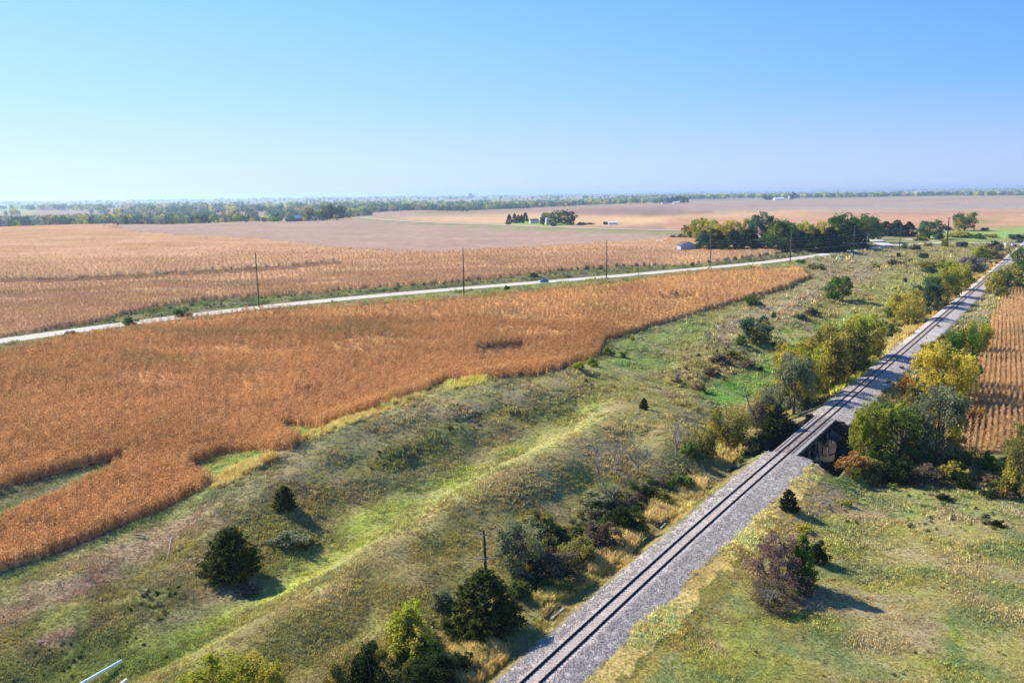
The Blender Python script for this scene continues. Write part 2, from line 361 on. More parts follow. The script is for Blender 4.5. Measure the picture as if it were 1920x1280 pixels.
def ground_mat():
    m, t = nmat("ground_soil_and_grass"); b = N(t, 'ShaderNodeBsdfDiffuse')
    c = N(t, 'ShaderNodeAttribute', attribute_name='Col').outputs['Color']
    n1 = noise(t, 1.6, 4, .7); n2 = noise(t, .12, 4, .6); n3 = noise(t, .012, 3, .6)
    f = N(t, 'ShaderNodeMath', operation='MULTIPLY'); t.links.new(ramp(t, n1, (.25, .75, .62, 1.38)), f.inputs[0]); t.links.new(ramp(t, n2, (.25, .75, .8, 1.2)), f.inputs[1])
    f2 = N(t, 'ShaderNodeMath', operation='MULTIPLY'); t.links.new(f.outputs[0], f2.inputs[0]); t.links.new(ramp(t, n3, (.25, .75, .88, 1.12)), f2.inputs[1])
    v = N(t, 'ShaderNodeVectorMath', operation='SCALE'); t.links.new(c, v.inputs[0]); t.links.new(f2.outputs[0], v.inputs['Scale'])
    t.links.new(v.outputs[0], b.inputs[0])
    bp = N(t, 'ShaderNodeBump'); bp.inputs['Strength'].default_value = .25; bp.inputs['Distance'].default_value = .1
    t.links.new(n1, bp.inputs['Height']); t.links.new(bp.outputs[0], b.inputs['Normal'])
    out(t, b.outputs[0]); return m
def leaf_mat(name, src='OBJECT', trans=.3, amp=.45, up=0.0):
    """leaf colour: the object's own colour (or the clump's own colour), varied leaf by leaf and clump by clump"""
    m, t = nmat(name)
    if src == 'OBJECT':
        oi = N(t, 'ShaderNodeObjectInfo'); base = oi.outputs['Color']; al = oi.outputs['Alpha']
    elif src == 'INST': a = N(t, 'ShaderNodeAttribute', attribute_name='col', attribute_type='INSTANCER'); base = a.outputs['Color']; al = None
    else: a = N(t, 'ShaderNodeAttribute', attribute_name='Col'); base = a.outputs['Color']; al = None
    lv = N(t, 'ShaderNodeAttribute', attribute_name='lv').outputs['Fac']
    if al is not None:                                       # yellowing: whole patches of the crown turn
        cv = N(t, 'ShaderNodeAttribute', attribute_name='cv').outputs['Fac']
        th = N(t, 'ShaderNodeMath', operation='SUBTRACT'); th.inputs[0].default_value = 1.0; t.links.new(al, th.inputs[1])
        df = N(t, 'ShaderNodeMath', operation='SUBTRACT'); t.links.new(cv, df.inputs[0]); t.links.new(th.outputs[0], df.inputs[1])
        fa = ramp(t, df.outputs[0], (-.12, .12, 0, 1))
        base = mixc(t, fa, base, (.52, .43, .07, 1))
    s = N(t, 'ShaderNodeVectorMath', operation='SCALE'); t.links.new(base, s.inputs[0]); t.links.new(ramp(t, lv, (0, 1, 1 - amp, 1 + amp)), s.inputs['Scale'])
    d = N(t, 'ShaderNodeBsdfDiffuse'); t.links.new(s.outputs[0], d.inputs[0])
    if up:                                                   # thin blades catch light like the sward they form
        ge = N(t, 'ShaderNodeNewGeometry'); ad = N(t, 'ShaderNodeVectorMath', operation='ADD'); ad.inputs[1].default_value = (0, 0, up)
        nn = N(t, 'ShaderNodeVectorMath', operation='NORMALIZE'); t.links.new(ge.outputs['Normal'], ad.inputs[0]); t.links.new(ad.outputs[0], nn.inputs[0]); t.links.new(nn.outputs[0], d.inputs['Normal'])
    tr = N(t, 'ShaderNodeBsdfTranslucent'); t.links.new(s.outputs[0], tr.inputs[0])
    mx = N(t, 'ShaderNodeMixShader'); mx.inputs[0].default_value = trans
    t.links.new(d.outputs[0], mx.inputs[1]); t.links.new(tr.outputs[0], mx.inputs[2]); out(t, mx.outputs[0]); return m
M = {}
M['ground'] = ground_mat()
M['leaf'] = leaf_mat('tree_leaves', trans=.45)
M['grass'] = leaf_mat('grass_blades', 'INST', .25, .35, 1.3)
M['corn'] = leaf_mat('dry_corn_leaves', 'INST', .35, .6)
M['woods'] = leaf_mat('woodland_leaves', 'ATTR', .2, .45)
M['bark'] = simple('bark', (.16, .13, .10), .9, nscale=6)
M['greybark'] = simple('weathered_bark', (.32, .29, .25), .9, nscale=6)
def road_mat():
    m, t = nmat('pale_concrete_road'); b = N(t, 'ShaderNodeBsdfDiffuse')
    u = N(t, 'ShaderNodeAttribute', attribute_name='u').outputs['Fac']   # -1..1 across
    ab = N(t, 'ShaderNodeMath', operation='ABSOLUTE'); t.links.new(u, ab.inputs[0])
    n1 = noise(t, .8, 4, .6); n2 = noise(t, .05, 3, .6)
    c = mixc(t, ramp(t, n1, (.3, .7, 0, 1)), (.46, .415, .34, 1), (.56, .51, .42, 1))
    sh = N(t, 'ShaderNodeMath', operation='ADD'); t.links.new(ab.outputs[0], sh.inputs[0]); t.links.new(ramp(t, n1, (.2, .8, -.1, .1)), sh.inputs[1])
    c = mixc(t, ramp(t, sh.outputs[0], (.7, .8, 0, .85)), c, (.38, .34, .27, 1))
    c = mixc(t, ramp(t, n2, (.4, .7, 0, .25)), c, (.45, .42, .36, 1))
    t.links.new(c, b.inputs[0]); out(t, b.outputs[0]); return m
M['road'] = road_mat()
# ------------------------------------------------------------------ cover map: what grows where (albedo), drawn once over the land
MX0, MX1, MY0, MY1 = -480, 2400, 340, 1500
mw, mh = (MX1 - MX0) // 2, (MY1 - MY0) // 2
CM = np.zeros((mh, mw, 3)); KIND = np.zeros((mh, mw))
yy, xx = np.mgrid[0:mh, 0:mw]; PXX = MX0 + xx * 2 + 1; PYY = MY0 + yy * 2 + 1
def pmask(poly):
    poly = np.array(poly, float); m = np.zeros((mh, mw), bool)
    x0, x1 = poly[:, 0].min(), poly[:, 0].max(); y0, y1 = poly[:, 1].min(), poly[:, 1].max()
    i0, i1 = max(0, int((y0 - MY0) / 2) - 1), min(mh, int((y1 - MY0) / 2) + 2); j0, j1 = max(0, int((x0 - MX0) / 2) - 1), min(mw, int((x1 - MX0) / 2) + 2)
    X = PXX[i0:i1, j0:j1]; Y = PYY[i0:i1, j0:j1]; mm = np.zeros(X.shape, bool)
    xa, ya = poly[-1]
    for xb, yb in poly:
        if ya != yb: mm ^= ((ya > Y) != (yb > Y)) & (X < (xb - xa) * (Y - ya) / (yb - ya) + xa)
        xa, ya = xb, yb
    m[i0:i1, j0:j1] = mm; return m
def blur(a, r):
    if r < 1: return a
    for _ in range(2):
        for ax in (0, 1):
            c = np.cumsum(np.pad(a, [(r + 1, r) if k == ax else (0, 0) for k in (0, 1)], 'edge'), ax)
            a = (np.take(c, range(2 * r + 1, c.shape[ax]), ax) - np.take(c, range(0, c.shape[ax] - 2 * r - 1), ax)) / (2 * r + 1)
    return a
OLIVE = (.200, .172, .060); TAN = (.29, .23, .115); GREY = (.25, .21, .11); BRIGHT = (.225, .275, .05); LIME = (.30, .31, .055); VIVID = (.10, .215, .045)
GOLD = (.60, .36, .12); PINK = (.25, .175, .125); DKG = (.12, .145, .045); SOY = (.345, .235, .17); BARE = (.20, .12, .06); ROSE = (.31, .20, .145)
CORN = (.515, .275, .108)
def paint(poly, col, feather=3, op=1.0):
    if col not in (SOY, BARE, ROSE): col = tuple(np.array(col) * (1.2 if col[0] < .4 else 1.0))
    m = blur(pmask(poly).astype(float), feather)[..., None] * op
    CM[:] = CM * (1 - m) + np.array(col) * m
CM[:] = np.array(OLIVE) * 1.2
CM[PYY < 480] = ROSE
P_ = [ # polygon ; colour ; feather ; opacity
 ("-480 340,2400 340,2400 480,-480 500", ROSE, 0, 1),
 ("-480 340,2400 340,2400 374,-480 400", (.26, .23, .15), 3, .8),
 ("1150 384,1920 372,2400 370,2400 379,1900 380,1500 384,1150 390", (.33, .20, .14), 2, 1),
 ("1180 392,1500 383,1920 380,2400 380,2400 391,1900 392,1500 396,1180 398", (.25, .215, .185), 2, 1),
 ("1250 399,1450 394,1600 392,1920 392,1920 395,1600 396,1450 400,1250 408", (.43, .30, .19), 1, .8),
 ("800 404,1000 400,1240 402,1500 396,1560 404,1250 420,1100 424,960 422,800 416,690 407", (.54, .35, .18), 2, .95),
 ("1070 394,1250 388,1300 396,1180 402,1060 402", (.17, .115, .10), 2, .85),
 ("1200 398,1340 396,1340 399,1200 404", (.16, .11, .07), 1, .9),
 ("760 398,860 393,1000 390,1000 394,870 400,780 402", (.16, .15, .08), 2, .9),
 ("700 398,780 394,800 402,720 402", (.28, .19, .15), 2, .8),
 ("1250 408,1560 400,2400 396,2400 428,1800 432,1500 440,1250 432", (.36, .205, .125), 2, 1),
 ("1470 505,1540 476,1640 462,1700 452,1790 428,2400 424,2400 520,1480 520", OLIVE, 2, 1),
 ("0 411,300 413,520 405,560 409,700 404,700 409,450 418,240 420,100 424,-100 428", (.25, .22, .12), 2, 1),
 ("0 385,60 385,75 393,60 398,0 400,-60 396", (.26, .34, .14), 2, .9),
 ("1830 413,1890 410,1860 416,1835 418", (.14, .19, .06), 1, 1),
 ("-480 443,0 427,213 420,260 436,333 443,467 448,600 463,640 468,740 473,823 476,890 472,973 467,1173 455,1252 448,1317 448,1340 466,1408 462,1450 464,1494 470,1471 475,1387 486,1325 494,1280 497,1173 500,1057 508,940 521,840 531,640 544,617 549,450 558,300 574,167 608,0 633,-480 700", BARE, 0, 1),
 ("200 425,300 421,460 415,650 411,700 411,780 418,960 425,1130 435,1256 434,1250 447,1173 455,973 467,890 472,823 476,740 473,640 468,600 463,467 448,333 443,260 436", SOY, 1, 1),
 ("-480 700,0 633,167 608,300 574,450 558,617 549,640 544,840 531,940 521,1057 508,1173 500,1280 497,1325 494,1387 486,1471 475,1530 470,1600 462,1640 458,1640 466,1600 470,1533 480,1450 494,1325 504,1280 507,1140 522,1040 529,907 539,773 551,640 562,483 577,367 590,300 600,133 625,0 641,-480 720", (.085, .095, .038), 1, 1),
 ("-480 722,0 641,133 625,300 600,367 590,483 577,640 562,773 551,907 539,1040 529,1140 522,1280 508,1325 505,1450 495,1533 482,1560 520,1300 520,900 560,600 590,300 640,0 690,-480 780", (.17, .20, .06), 1, 1),
 ("-480 1170,0 1073,83 1043,200 1000,283 967,350 930,397 907,360 885,353 880,417 850,483 847,513 848,550 843,583 823,545 812,533 803,550 797,593 805,660 780,780 742,830 716,905 712,1000 705,1060 692,1076 680,1110 676,1130 660,1135 640,1200 622,1300 592,1390 565,1480 542,1520 522,1512 508,1495 504,1300 516,1140 536,940 557,827 566,640 579,467 588,290 610,100 648,0 666,-480 760", BARE, 0, 1),
 ("150 1290,330 1220,470 1155,600 1085,700 1025,800 962,900 903,1000 848,1080 808,1135 777,1120 752,1080 762,1000 798,900 846,800 888,720 930,650 985,560 1035,470 1110,330 1185,200 1240,60 1290", BRIGHT, 6, 1),
 ("500 1110,620 1035,720 985,660 1040,560 1110,420 1180,330 1210", LIME, 5, .6),
 ("1000 845,1120 775,1150 770,1090 806,1000 855,900 905", LIME, 3, .6),
 ("380 1228,520 1130,640 1042,800 945,960 855,1100 778,1180 765,1260 790,1300 835,1270 855,1180 838,1100 850,1000 895,880 955,700 1060,520 1170,420 1255", TAN, 14, .75),
 ("400 905,520 848,650 795,790 753,950 712,1080 712,1060 745,900 775,760 820,620 880,500 925,450 985,360 960", GREY, 6, .9),
 ("660 930,760 860,900 800,1060 765,1060 790,900 840,760 900", (.14, .14, .05), 6, .6),
 ("780 870,900 835,1000 790,1040 790,930 850,820 895", (.20, .13, .06), 6, .6),
 ("0 1120,100 1065,250 1003,400 930,490 965,400 985,330 1000,320 1040,180 1100,0 1185,-480 1300,-480 1220", PINK, 7, .8),
 ("20 1255,60 1190,140 1168,125 1230,60 1265", (.23, .15, .105), 4, .9),
 ("-200 1400,0 1245,200 1185,350 1120,480 1105,360 1195,180 1275,100 1400", DKG, 8, .75),
 ("0 1076,200 1003,350 933,400 910,420 915,330 965,200 1020,0 1098,-480 1200,-480 1175", (.17, .21, .08), 3, .8),
 ("358 884,417 850,483 846,513 850,450 878,405 900", (.21, .25, .06), 2, 1),
 ("520 803,550 796,600 808,640 796,600 828,570 824", (.17, .26, .07), 2, 1),
 ("398 908,425 882,470 866,512 849,520 855,470 885,405 918", GOLD, 1, 1),
 ("575 824,600 808,655 778,720 752,785 736,795 743,720 772,650 798,600 822,580 832", GOLD, 1, 1),
 ("832 722,905 708,915 716,850 730", (.5, .38, .1), 1, 1),
 ("-480 1010,0 922,183 870,247 856,213 893,100 943,0 985,-480 1080", (.12, .15, .05), 2, 1),
 ("1070 690,1130 672,1137 640,1200 622,1300 595,1330 600,1330 640,1250 650,1280 690,1200 695,1120 700", (.13, .19, .055), 5, .8),
 ("1310 745,1335 712,1410 700,1440 650,1490 655,1475 700,1405 750,1340 768", VIVID, 3, .95),
 ("1525 612,1600 590,1645 600,1600 626,1540 632", (.10, .25, .05), 3, .9),
 ("1340 660,1400 640,1440 620,1500 610,1500 650,1400 670", (.12, .2, .05), 4, .7),
 ("1430 820,1470 822,1470 850,1425 858,1395 845", (.11, .24, .04), 3, .9),
 ("1090 1290,1300 1080,1480 930,1560 880,1700 880,2400 900,2400 1500,900 1500", (.215, .195, .075), 4, 1),
 ("1500 900,1650 915,1830 965,1700 975,1560 985,1480 960", (.27, .20, .125), 6, .8),
 ("1560 880,1700 925,1850 925,1990 930,1990 990,1860 960,1750 945,1640 930,1560 905", (.14, .20, .06), 5, .8),
 ("1735 975,1790 975,1835 1000,1825 1015,1780 1010,1740 990", (.26, .265, .06), 3, .85),
 ("1670 955,1740 960,1800 975,1720 985", (.24, .26, .07), 4, .8),
 ("1250 1290,1300 1190,1390 1140,1440 1180,1475 1240,1480 1290", (.235, .25, .055), 12, .7),
 ("1640 1290,1700 1230,1800 1240,1860 1290", (.235, .25, .06), 12, .7),
 ("1540 1070,1700 1060,1800 1120,1780 1150,1650 1130,1560 1140", (.22, .20, .06), 8, .7),
 ("1650 1150,1760 1130,1780 1220,1680 1260,1560 1220", (.25, .195, .12), 10, .7),
 ("1770 1140,1790 1140,1800 1260,1775 1260", (.10, .15, .04), 3, .8),
 ("1400 1120,1440 1090,1560 1110,1560 1150,1430 1160", (.22, .15, .10), 6, .8),
 ("1530 535,1600 505,1700 492,1640 520,1570 545,1450 600,1400 640,1330 640,1350 600,1450 560", (.26, .2, .135), 5, .8),
 ("1560 470,1680 466,1700 480,1600 500,1520 505,1500 495", (.22, .19, .12), 5, .8),
 ("1500 500,1640 505,1660 515,1560 525,1520 528", (.25, .17, .11), 4, .7),
 ("1650 525,1760 500,1850 480,1820 520,1700 560,1640 580", (.2, .21, .06), 6, .7),
 ("1740 441,1930 425,2400 420,2400 445,1930 446,1840 452,1740 452", (.20, .27, .08), 2, 1),
 ("1860 560,1890 540,1900 520,1860 540,1820 600,1790 660,1830 660", (.26, .21, .14), 4, .8),
 ("1925 540,1890 545,1872 575,1855 620,1830 680,1800 760,1790 830,1830 855,1900 845,2200 870,2400 700,2200 540", BARE, 1, 1),
 ("1105 1075,1115 1050,1150 1008,1195 990,1206 1008,1180 1040,1140 1065", GOLD, 2, 1),
 ("1212 975,1222 943,1285 935,1284 958,1240 982", GOLD, 2, 1),
 ("1268 915,1290 905,1322 905,1318 925,1285 945", GOLD, 2, 1),
 ("1340 862,1348 840,1375 834,1396 852,1365 868", GOLD, 2, 1),
 ("1550 728,1570 706,1605 693,1622 700,1590 722,1560 740", (.58, .46, .08), 2, 1),
 ("1602 682,1640 670,1645 682,1612 690", (.58, .46, .08), 2, 1),
 ("850 1240,930 1208,952 1235,900 1285,860 1290", GOLD, 3, .9),
 ("1005 1150,1040 1110,1100 1085,1112 1095,1060 1130,1025 1165", (.44, .32, .09), 4, .9),
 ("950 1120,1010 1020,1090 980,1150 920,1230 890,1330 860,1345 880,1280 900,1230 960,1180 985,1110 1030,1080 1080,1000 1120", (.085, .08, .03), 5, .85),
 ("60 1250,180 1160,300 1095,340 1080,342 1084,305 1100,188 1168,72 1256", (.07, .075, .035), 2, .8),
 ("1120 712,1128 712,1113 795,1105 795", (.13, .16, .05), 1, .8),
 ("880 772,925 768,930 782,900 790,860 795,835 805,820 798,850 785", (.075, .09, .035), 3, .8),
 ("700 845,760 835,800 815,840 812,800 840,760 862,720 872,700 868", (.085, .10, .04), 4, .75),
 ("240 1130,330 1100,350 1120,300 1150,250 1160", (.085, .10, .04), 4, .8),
 ("1190 455,1250 448,1260 450,1195 458", (.2, .18, .1), 1, 1),
 ("677 409,840 420.5,1007 427.5,1280 435,1420 438,1420 442,1280 439,1007 431,840 423.5,677 411.5", (.15, .20, .06), 1, 1),
 ("1000 396,1250 401,1500 391,1500 393,1250 404,1000 398", (.20, .14, .10), 1, .8),
 ("1300 386,1500 384,1700 383,1700 384.5,1500 386,1300 388.5", (.19, .13, .09), 1, .8),
 ("960 414,1000 412,1070 416,1080 422,1030 424,960 421", (.17, .27, .06), 1, 1),
 ("1630 443,1720 446,1745 453,1700 458,1665 459,1640 448", (.19, .2, .09), 1, 1),
]
for pl, c, fe, op in P_: paint([tuple(map(float, q.split())) for q in pl.split(",")], c, fe, op)
def rdpoly(k): return [tuple(map(float, q.split())) for q in P_[k][0].split(",")]
_ka = [i for i, p in enumerate(P_) if p[1] is BARE]
MASK_B = pmask(rdpoly(_ka[0])) & ~pmask([tuple(map(float, q.split())) for q in P_[_ka[0] + 1][0].split(",")])
MASK_A = pmask(rdpoly(_ka[1])); MASK_R = pmask(rdpoly(_ka[2]))
_strip = pmask([(-480, 1010), (0, 922), (183, 870), (247, 856), (213, 893), (100, 943), (0, 985)])
for q in ([(893, 652), (985, 648), (985, 664), (900, 676)], [(555, 738), (605, 732), (600, 743), (558, 748)], [(1240, 557), (1305, 553), (1300, 559), (1250, 563)], [(520, 803), (552, 796), (596, 808), (600, 822), (583, 832), (545, 822)], [(820, 720), (850, 712), (860, 722), (830, 732)]): _strip |= pmask(q)
MASK_A &= ~_strip
_lane = pmask([(-480, 530), (0, 523), (150, 521), (333, 511), (500, 501), (640, 490), (640, 497), (500, 510), (333, 520), (150, 530), (0, 533), (-480, 540)]); MASK_B &= ~_lane
def samp(Mp, px, py, nearest=False):
    j = np.clip((px - MX0 - 1) / 2, 0, mw - 1.01); i = np.clip((py - MY0 - 1) / 2, 0, mh - 1.01)
    if nearest: return Mp[np.round(i).astype(int), np.round(j).astype(int)]
    i0 = i.astype(int); j0 = j.astype(int); fi = i - i0; fj = j - j0
    if Mp.ndim == 3: fi = fi[..., None]; fj = fj[..., None]
    return (Mp[i0, j0] * (1 - fj) + Mp[i0, j0 + 1] * fj) * (1 - fi) + (Mp[i0 + 1, j0] * (1 - fj) + Mp[i0 + 1, j0 + 1] * fj) * fi
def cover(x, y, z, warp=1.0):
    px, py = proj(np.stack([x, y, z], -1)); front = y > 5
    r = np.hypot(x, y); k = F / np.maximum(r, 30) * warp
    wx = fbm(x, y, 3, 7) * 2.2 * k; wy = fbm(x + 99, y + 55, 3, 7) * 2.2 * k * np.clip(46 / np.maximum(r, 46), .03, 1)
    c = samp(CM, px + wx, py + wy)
    # meadow mosaic: drier and greener patches
    g = fbm(x + 7, y + 3, 4, 9); h = fbm(x + 300, y - 80, 4, 3.2)
    isg = (r < 800) & (c[..., 1] > c[..., 0] * .72) & (c.sum(-1) < .72)
    t1 = np.clip(g * 1.6, 0, .75) * isg; t2 = np.clip(-g * 1.3, 0, .5) * isg; t3 = np.clip(h * 1.3 - .2, 0, .5) * isg
    c = c * (1 - t1[..., None]) + (c * .35 + np.array((.185, .145, .10)) * .8) * t1[..., None]
    c = c * (1 - t2[..., None]) + (c * .62 + np.array((.06, .075, .02)) * .9) * t2[..., None]
    c = c * (1 - .45 * t3[..., None])
    g4 = fbm(x - 210, y + 40, 4, 6.5); g5 = fbm(x + 510, y + 340, 3, 4.2); rt = np.where(tsd(x, y)[1] > 6, .85, .38)
    t4 = (np.clip(g4 * 2.4 - .15, 0, .75) * isg * rt)[..., None]; t5 = (np.clip(-g4 * 2.4 - .15, 0, .7) * isg * rt)[..., None]; t6 = (np.clip(g5 * 3 - .5, 0, .6) * isg * rt)[..., None]
    c = c * (1 - t4) + np.array((.13, .175, .065)) * t4; c = c * (1 - t5) + np.array((.30, .235, .135)) * t5; c = c * (1 - t6) + np.array((.27, .27, .06)) * t6
    far = (r > 1200); fh = fbm(x, y, 3, 700); fv = fbm(x, y * 1.0, 2, 260)
    br = np.clip((c[..., 1] - .2) * 9, 0, 1) * isg * np.clip(.1 + fbm(x + 61, y, 3, 6) * 1.5, 0, .7); c = c * (1 - br[..., None]) + (np.array(OLIVE) * 1.15) * br[..., None]
    k2 = (np.clip(fh * 1.2, -.4, .4) * sstep(2200, 4000, r))[..., None]
    c = np.where(k2 < 0, c * (1 + k2 * .5), c * (1 - k2) + np.array((.2, .24, .1)) * k2)
    c = np.where(front[..., None], c, np.array(OLIVE))
    ts, td = tsd(x, y)
    on = (ts > -150) & (ts < 1100)
    e = fbm(x, y, 3, 2.5) * 0.8
    wrt = np.interp(ts, [-20, 0, 45, 70], [3.0, 3.3, 4.7, 4.8]); bl = on & (td > -WL - .3 + e) & (td < wrt + .3 + e)
    c = np.where(bl[..., None], np.array((.42, .365, .315)), c)
    gd = on & ~bl & (td > 0) & (td < wrt + 2.6 + e * 2.0) & (ts < 85)
    c = np.where(gd[..., None], np.array((.64, .42, .15)) * (1 + .3 * e[..., None]), c)
    gd = on & ~bl & (td > wrt + 1.2) & (td < wrt + 4.5 + e * 2.5) & (ts < 75) & (c[..., 0] < .45)
    c = np.where(gd[..., None], c * .5 + np.array((.30, .24, .05)) * .5, c)
    gd = on & ~bl & (td < 0) & (td > -6.5 + e * 2.5) & (fbm(ts, td * 0, 2, 13) > -.05) & (ts > 150)
    c = np.where(gd[..., None], np.array((.48, .29, .09)) * (1 + .3 * e[..., None]), c)
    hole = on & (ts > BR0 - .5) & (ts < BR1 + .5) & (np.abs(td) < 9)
    c = np.where(hole[..., None], np.array((.035, .033, .03)), c)  # ground colour darkened here to stand for shade below the bridge
    return c, bl
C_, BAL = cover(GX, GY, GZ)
# tiny ballast roughness
GZ = GZ + np.where(BAL & (RW < 250), (rnd.random(GZ.shape) - .5) * .05, 0)
ii, jj = np.mgrid[0:NR - 1, 0:NA - 1]
FQ = np.stack([ii * NA + jj, ii * NA + jj + 1, (ii + 1) * NA + jj + 1, (ii + 1) * NA + jj], -1).reshape(-1, 4)
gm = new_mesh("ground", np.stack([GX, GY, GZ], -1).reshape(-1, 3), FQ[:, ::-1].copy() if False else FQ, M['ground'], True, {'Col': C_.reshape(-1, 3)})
ground = link("ground", gm); tag(ground, kind="structure")
# roads
for nm, (L, wd) in ROADS.items():
    T = np.gradient(L[:, :2], axis=0); T /= np.linalg.norm(T, axis=1)[:, None]; Nn = np.stack([T[:, 1], -T[:, 0]], 1)
    us = np.array([-1, -.7, 0, .7, 1]); V = []; U = []
    for k, u in enumerate(us):
        V.append(np.concatenate([L[:, :2] + Nn * u * wd / 2, (L[:, 2] + (.10 - abs(u) * .06) + {'road': .02, 'side_road': .3, 'field_lane': -.02}[nm])[:, None]], 1)); U.append(np.full(len(L), u))
    V = np.stack(V, 1).reshape(-1, 3); U = np.stack(U, 1).ravel(); n_ = len(L); i, j = np.mgrid[0:n_ - 1, 0:4]
    Fq = np.stack([i * 5 + j, i * 5 + j + 1, (i + 1) * 5 + j + 1, (i + 1) * 5 + j], -1).reshape(-1, 4)
    tag(link(nm, new_mesh(nm, V, Fq, M['road'], True, {'u': U})), kind="structure")
# ------------------------------------------------------------------ clump scattering (geometry nodes), for stuff only
def clump_obj(name, me):
    return bpy.data.objects.new(name, me)
def scatter(name, P, rot, scl, col, pid, protos, mat, label=None, cat=None, tilt=None):
    me = new_mesh(name, P, [], None)
    for an, ty, arr in (("rotv", 'FLOAT', rot), ("sclv", 'FLOAT', scl), ("tiltv", 'FLOAT', tilt if tilt is not None else np.zeros(len(P)))):
        a = me.attributes.new(an, ty, 'POINT'); a.data.foreach_set("value", np.asarray(arr, np.float32))
    a = me.attributes.new("pid", 'INT', 'POINT'); a.data.foreach_set("value", np.asarray(pid, np.int32))
    a = me.attributes.new("col", 'FLOAT_COLOR', 'POINT'); a.data.foreach_set("color", np.concatenate([col, np.ones((len(col), 1))], 1).astype(np.float32).ravel())
    o = link(name, me); md = o.modifiers.new("scatter", 'NODES'); g = bpy.data.node_groups.new(name + "_nodes", 'GeometryNodeTree'); md.node_group = g
    g.interface.new_socket("Geometry", in_out='INPUT', socket_type='NodeSocketGeometry'); g.interface.new_socket("Geometry", in_out='OUTPUT', socket_type='NodeSocketGeometry')
    gi = g.nodes.new('NodeGroupInput'); go = g.nodes.new('NodeGroupOutput'); ip = g.nodes.new('GeometryNodeInstanceOnPoints'); jn = g.nodes.new('GeometryNodeJoinGeometry')
    for p in reversed(protos):
        oi = g.nodes.new('GeometryNodeObjectInfo'); oi.inputs['Object'].default_value = p; oi.inputs['As Instance'].default_value = True
        g.links.new(oi.outputs['Geometry'], jn.inputs[0])
    def na(n, ty='FLOAT'):
        a = g.nodes.new('GeometryNodeInputNamedAttribute'); a.data_type = ty; a.inputs[0].default_value = n; return a.outputs[0]
    cx = g.nodes.new('ShaderNodeCombineXYZ'); g.links.new(na('rotv'), cx.inputs[2]); g.links.new(na('tiltv'), cx.inputs[0])
    g.links.new(gi.outputs[0], ip.inputs['Points']); g.links.new(jn.outputs[0], ip.inputs['Instance']); ip.inputs['Pick Instance'].default_value = True
    g.links.new(na('pid', 'INT'), ip.inputs['Instance Index']); g.links.new(cx.outputs[0], ip.inputs['Rotation']); g.links.new(na('sclv'), ip.inputs['Scale'])
    g.links.new(ip.outputs[0], go.inputs[0]); tag(o, label, cat, kind="stuff"); return o
def blades(rg, n, h, w, spread, lean=.35, droop=.0, seg=2, hv=.4):
    V = []; Fc = []; LV = []
    for _ in range(n):
        r = spread * math.sqrt(rg.random()); a = rg.random() * 6.283; x, y = r * math.cos(a), r * math.sin(a)
        hh = h * (1 - hv + hv * 1.5 * rg.random()); t = rg.random() * 6.283; l = lean * rg.random(); ax = rg.random() * 6.283
        wx, wy = w * math.cos(t) / 2, w * math.sin(t) / 2; lv = rg.random(); b = len(V)
        dx, dy = math.cos(ax) * l * hh, math.sin(ax) * l * hh
        V += [(x - wx, y - wy, 0), (x + wx, y + wy, 0), (x + dx * .5 + wx * .9, y + dy * .5 + wy * .9, hh * .6), (x + dx * .5 - wx * .9, y + dy * .5 - wy * .9, hh * .6)]
        V += [(x + dx * (1 + droop * 2), y + dy * (1 + droop * 2), hh * (1 - droop))]
        LV += [lv] * 5; Fc += [(b, b + 1, b + 2, b + 3), (b + 3, b + 2, b + 4)]
    return V, Fc, LV
def proto(name, parts, mat):
    V = []; Fc = []; LV = []
    for v, f, l in parts:
        b = len(V); V += v; Fc += [tuple(i + b for i in q) for q in f]; LV += l
    return clump_obj(name, new_mesh(name, V, Fc, mat, False, {'lv': LV}))
rg = random.Random(5)
GP = [proto("grass_clump", [blades(rg, 13, .30, .06, .5, 1.1)], M['grass']) for _ in range(3)] \
   + [proto("weed_clump", [blades(rg, 9, .45, .09, .42, .7), blades(rg, 10, .25, .12, .5, 1.2)], M['grass']) for _ in range(2)]
GG = [proto("tall_grass_clump", [blades(rg, 22, 1.15, .055, .35, .5, .12)], M['grass']) for _ in range(3)]
# screen-even density: close ground gets many small clumps, far ground fewer, larger ones
def pick_grid(n, y0, y1, x0=-160, x1=2080):
    px = rnd.uniform(x0, x1, n); py = rnd.uniform(y0, y1, n)
    v = ray(px, py)
    t = np.exp(np.linspace(math.log(45), math.log(1500), 90)); best = np.full(n, np.nan); prev = np.full(n, 45.0); done = np.zeros(n, bool)
    for k in range(len(t)):
        P = CP + v * t[k]; below = (P[:, 2] < height(P[:, 0], P[:, 1])) & ~done
        best[below] = t[k]; done |= below; prev[~done] = t[k]
    lo = prev.copy(); hi = np.where(done, best, 1500)
    for _ in range(9):
        mid = (lo + hi) / 2; P = CP + v * mid[:, None]; b = P[:, 2] < height(P[:, 0], P[:, 1]); hi = np.where(b, mid, hi); lo = np.where(b, lo, mid)
    P = CP + v * hi[:, None]; return P[done]
def mask_at(Mk, P):
    px, py = proj(P); return samp(Mk, px, py, True)
P = np.concatenate([pick_grid(150000, 640, 1290), pick_grid(36000, 455, 640), pick_grid(30000, 900, 1400)])
r = np.hypot(P[:, 0], P[:, 1]); jit = rnd.normal(size=(len(P), 2)) * (r * .004)[:, None]; P[:, :2] += jit; P[:, 2] = height(P[:, 0], P[:, 1])
C, bal = cover(P[:, 0], P[:, 1], P[:, 2])
inf = mask_at(MASK_A, P) | mask_at(MASK_B, P) | mask_at(MASK_R, P)
ts, td = tsd(P[:, 0], P[:, 1]); hole = (ts > BR0 - 1) & (ts < BR1 + 1) & (np.abs(td) < 6)
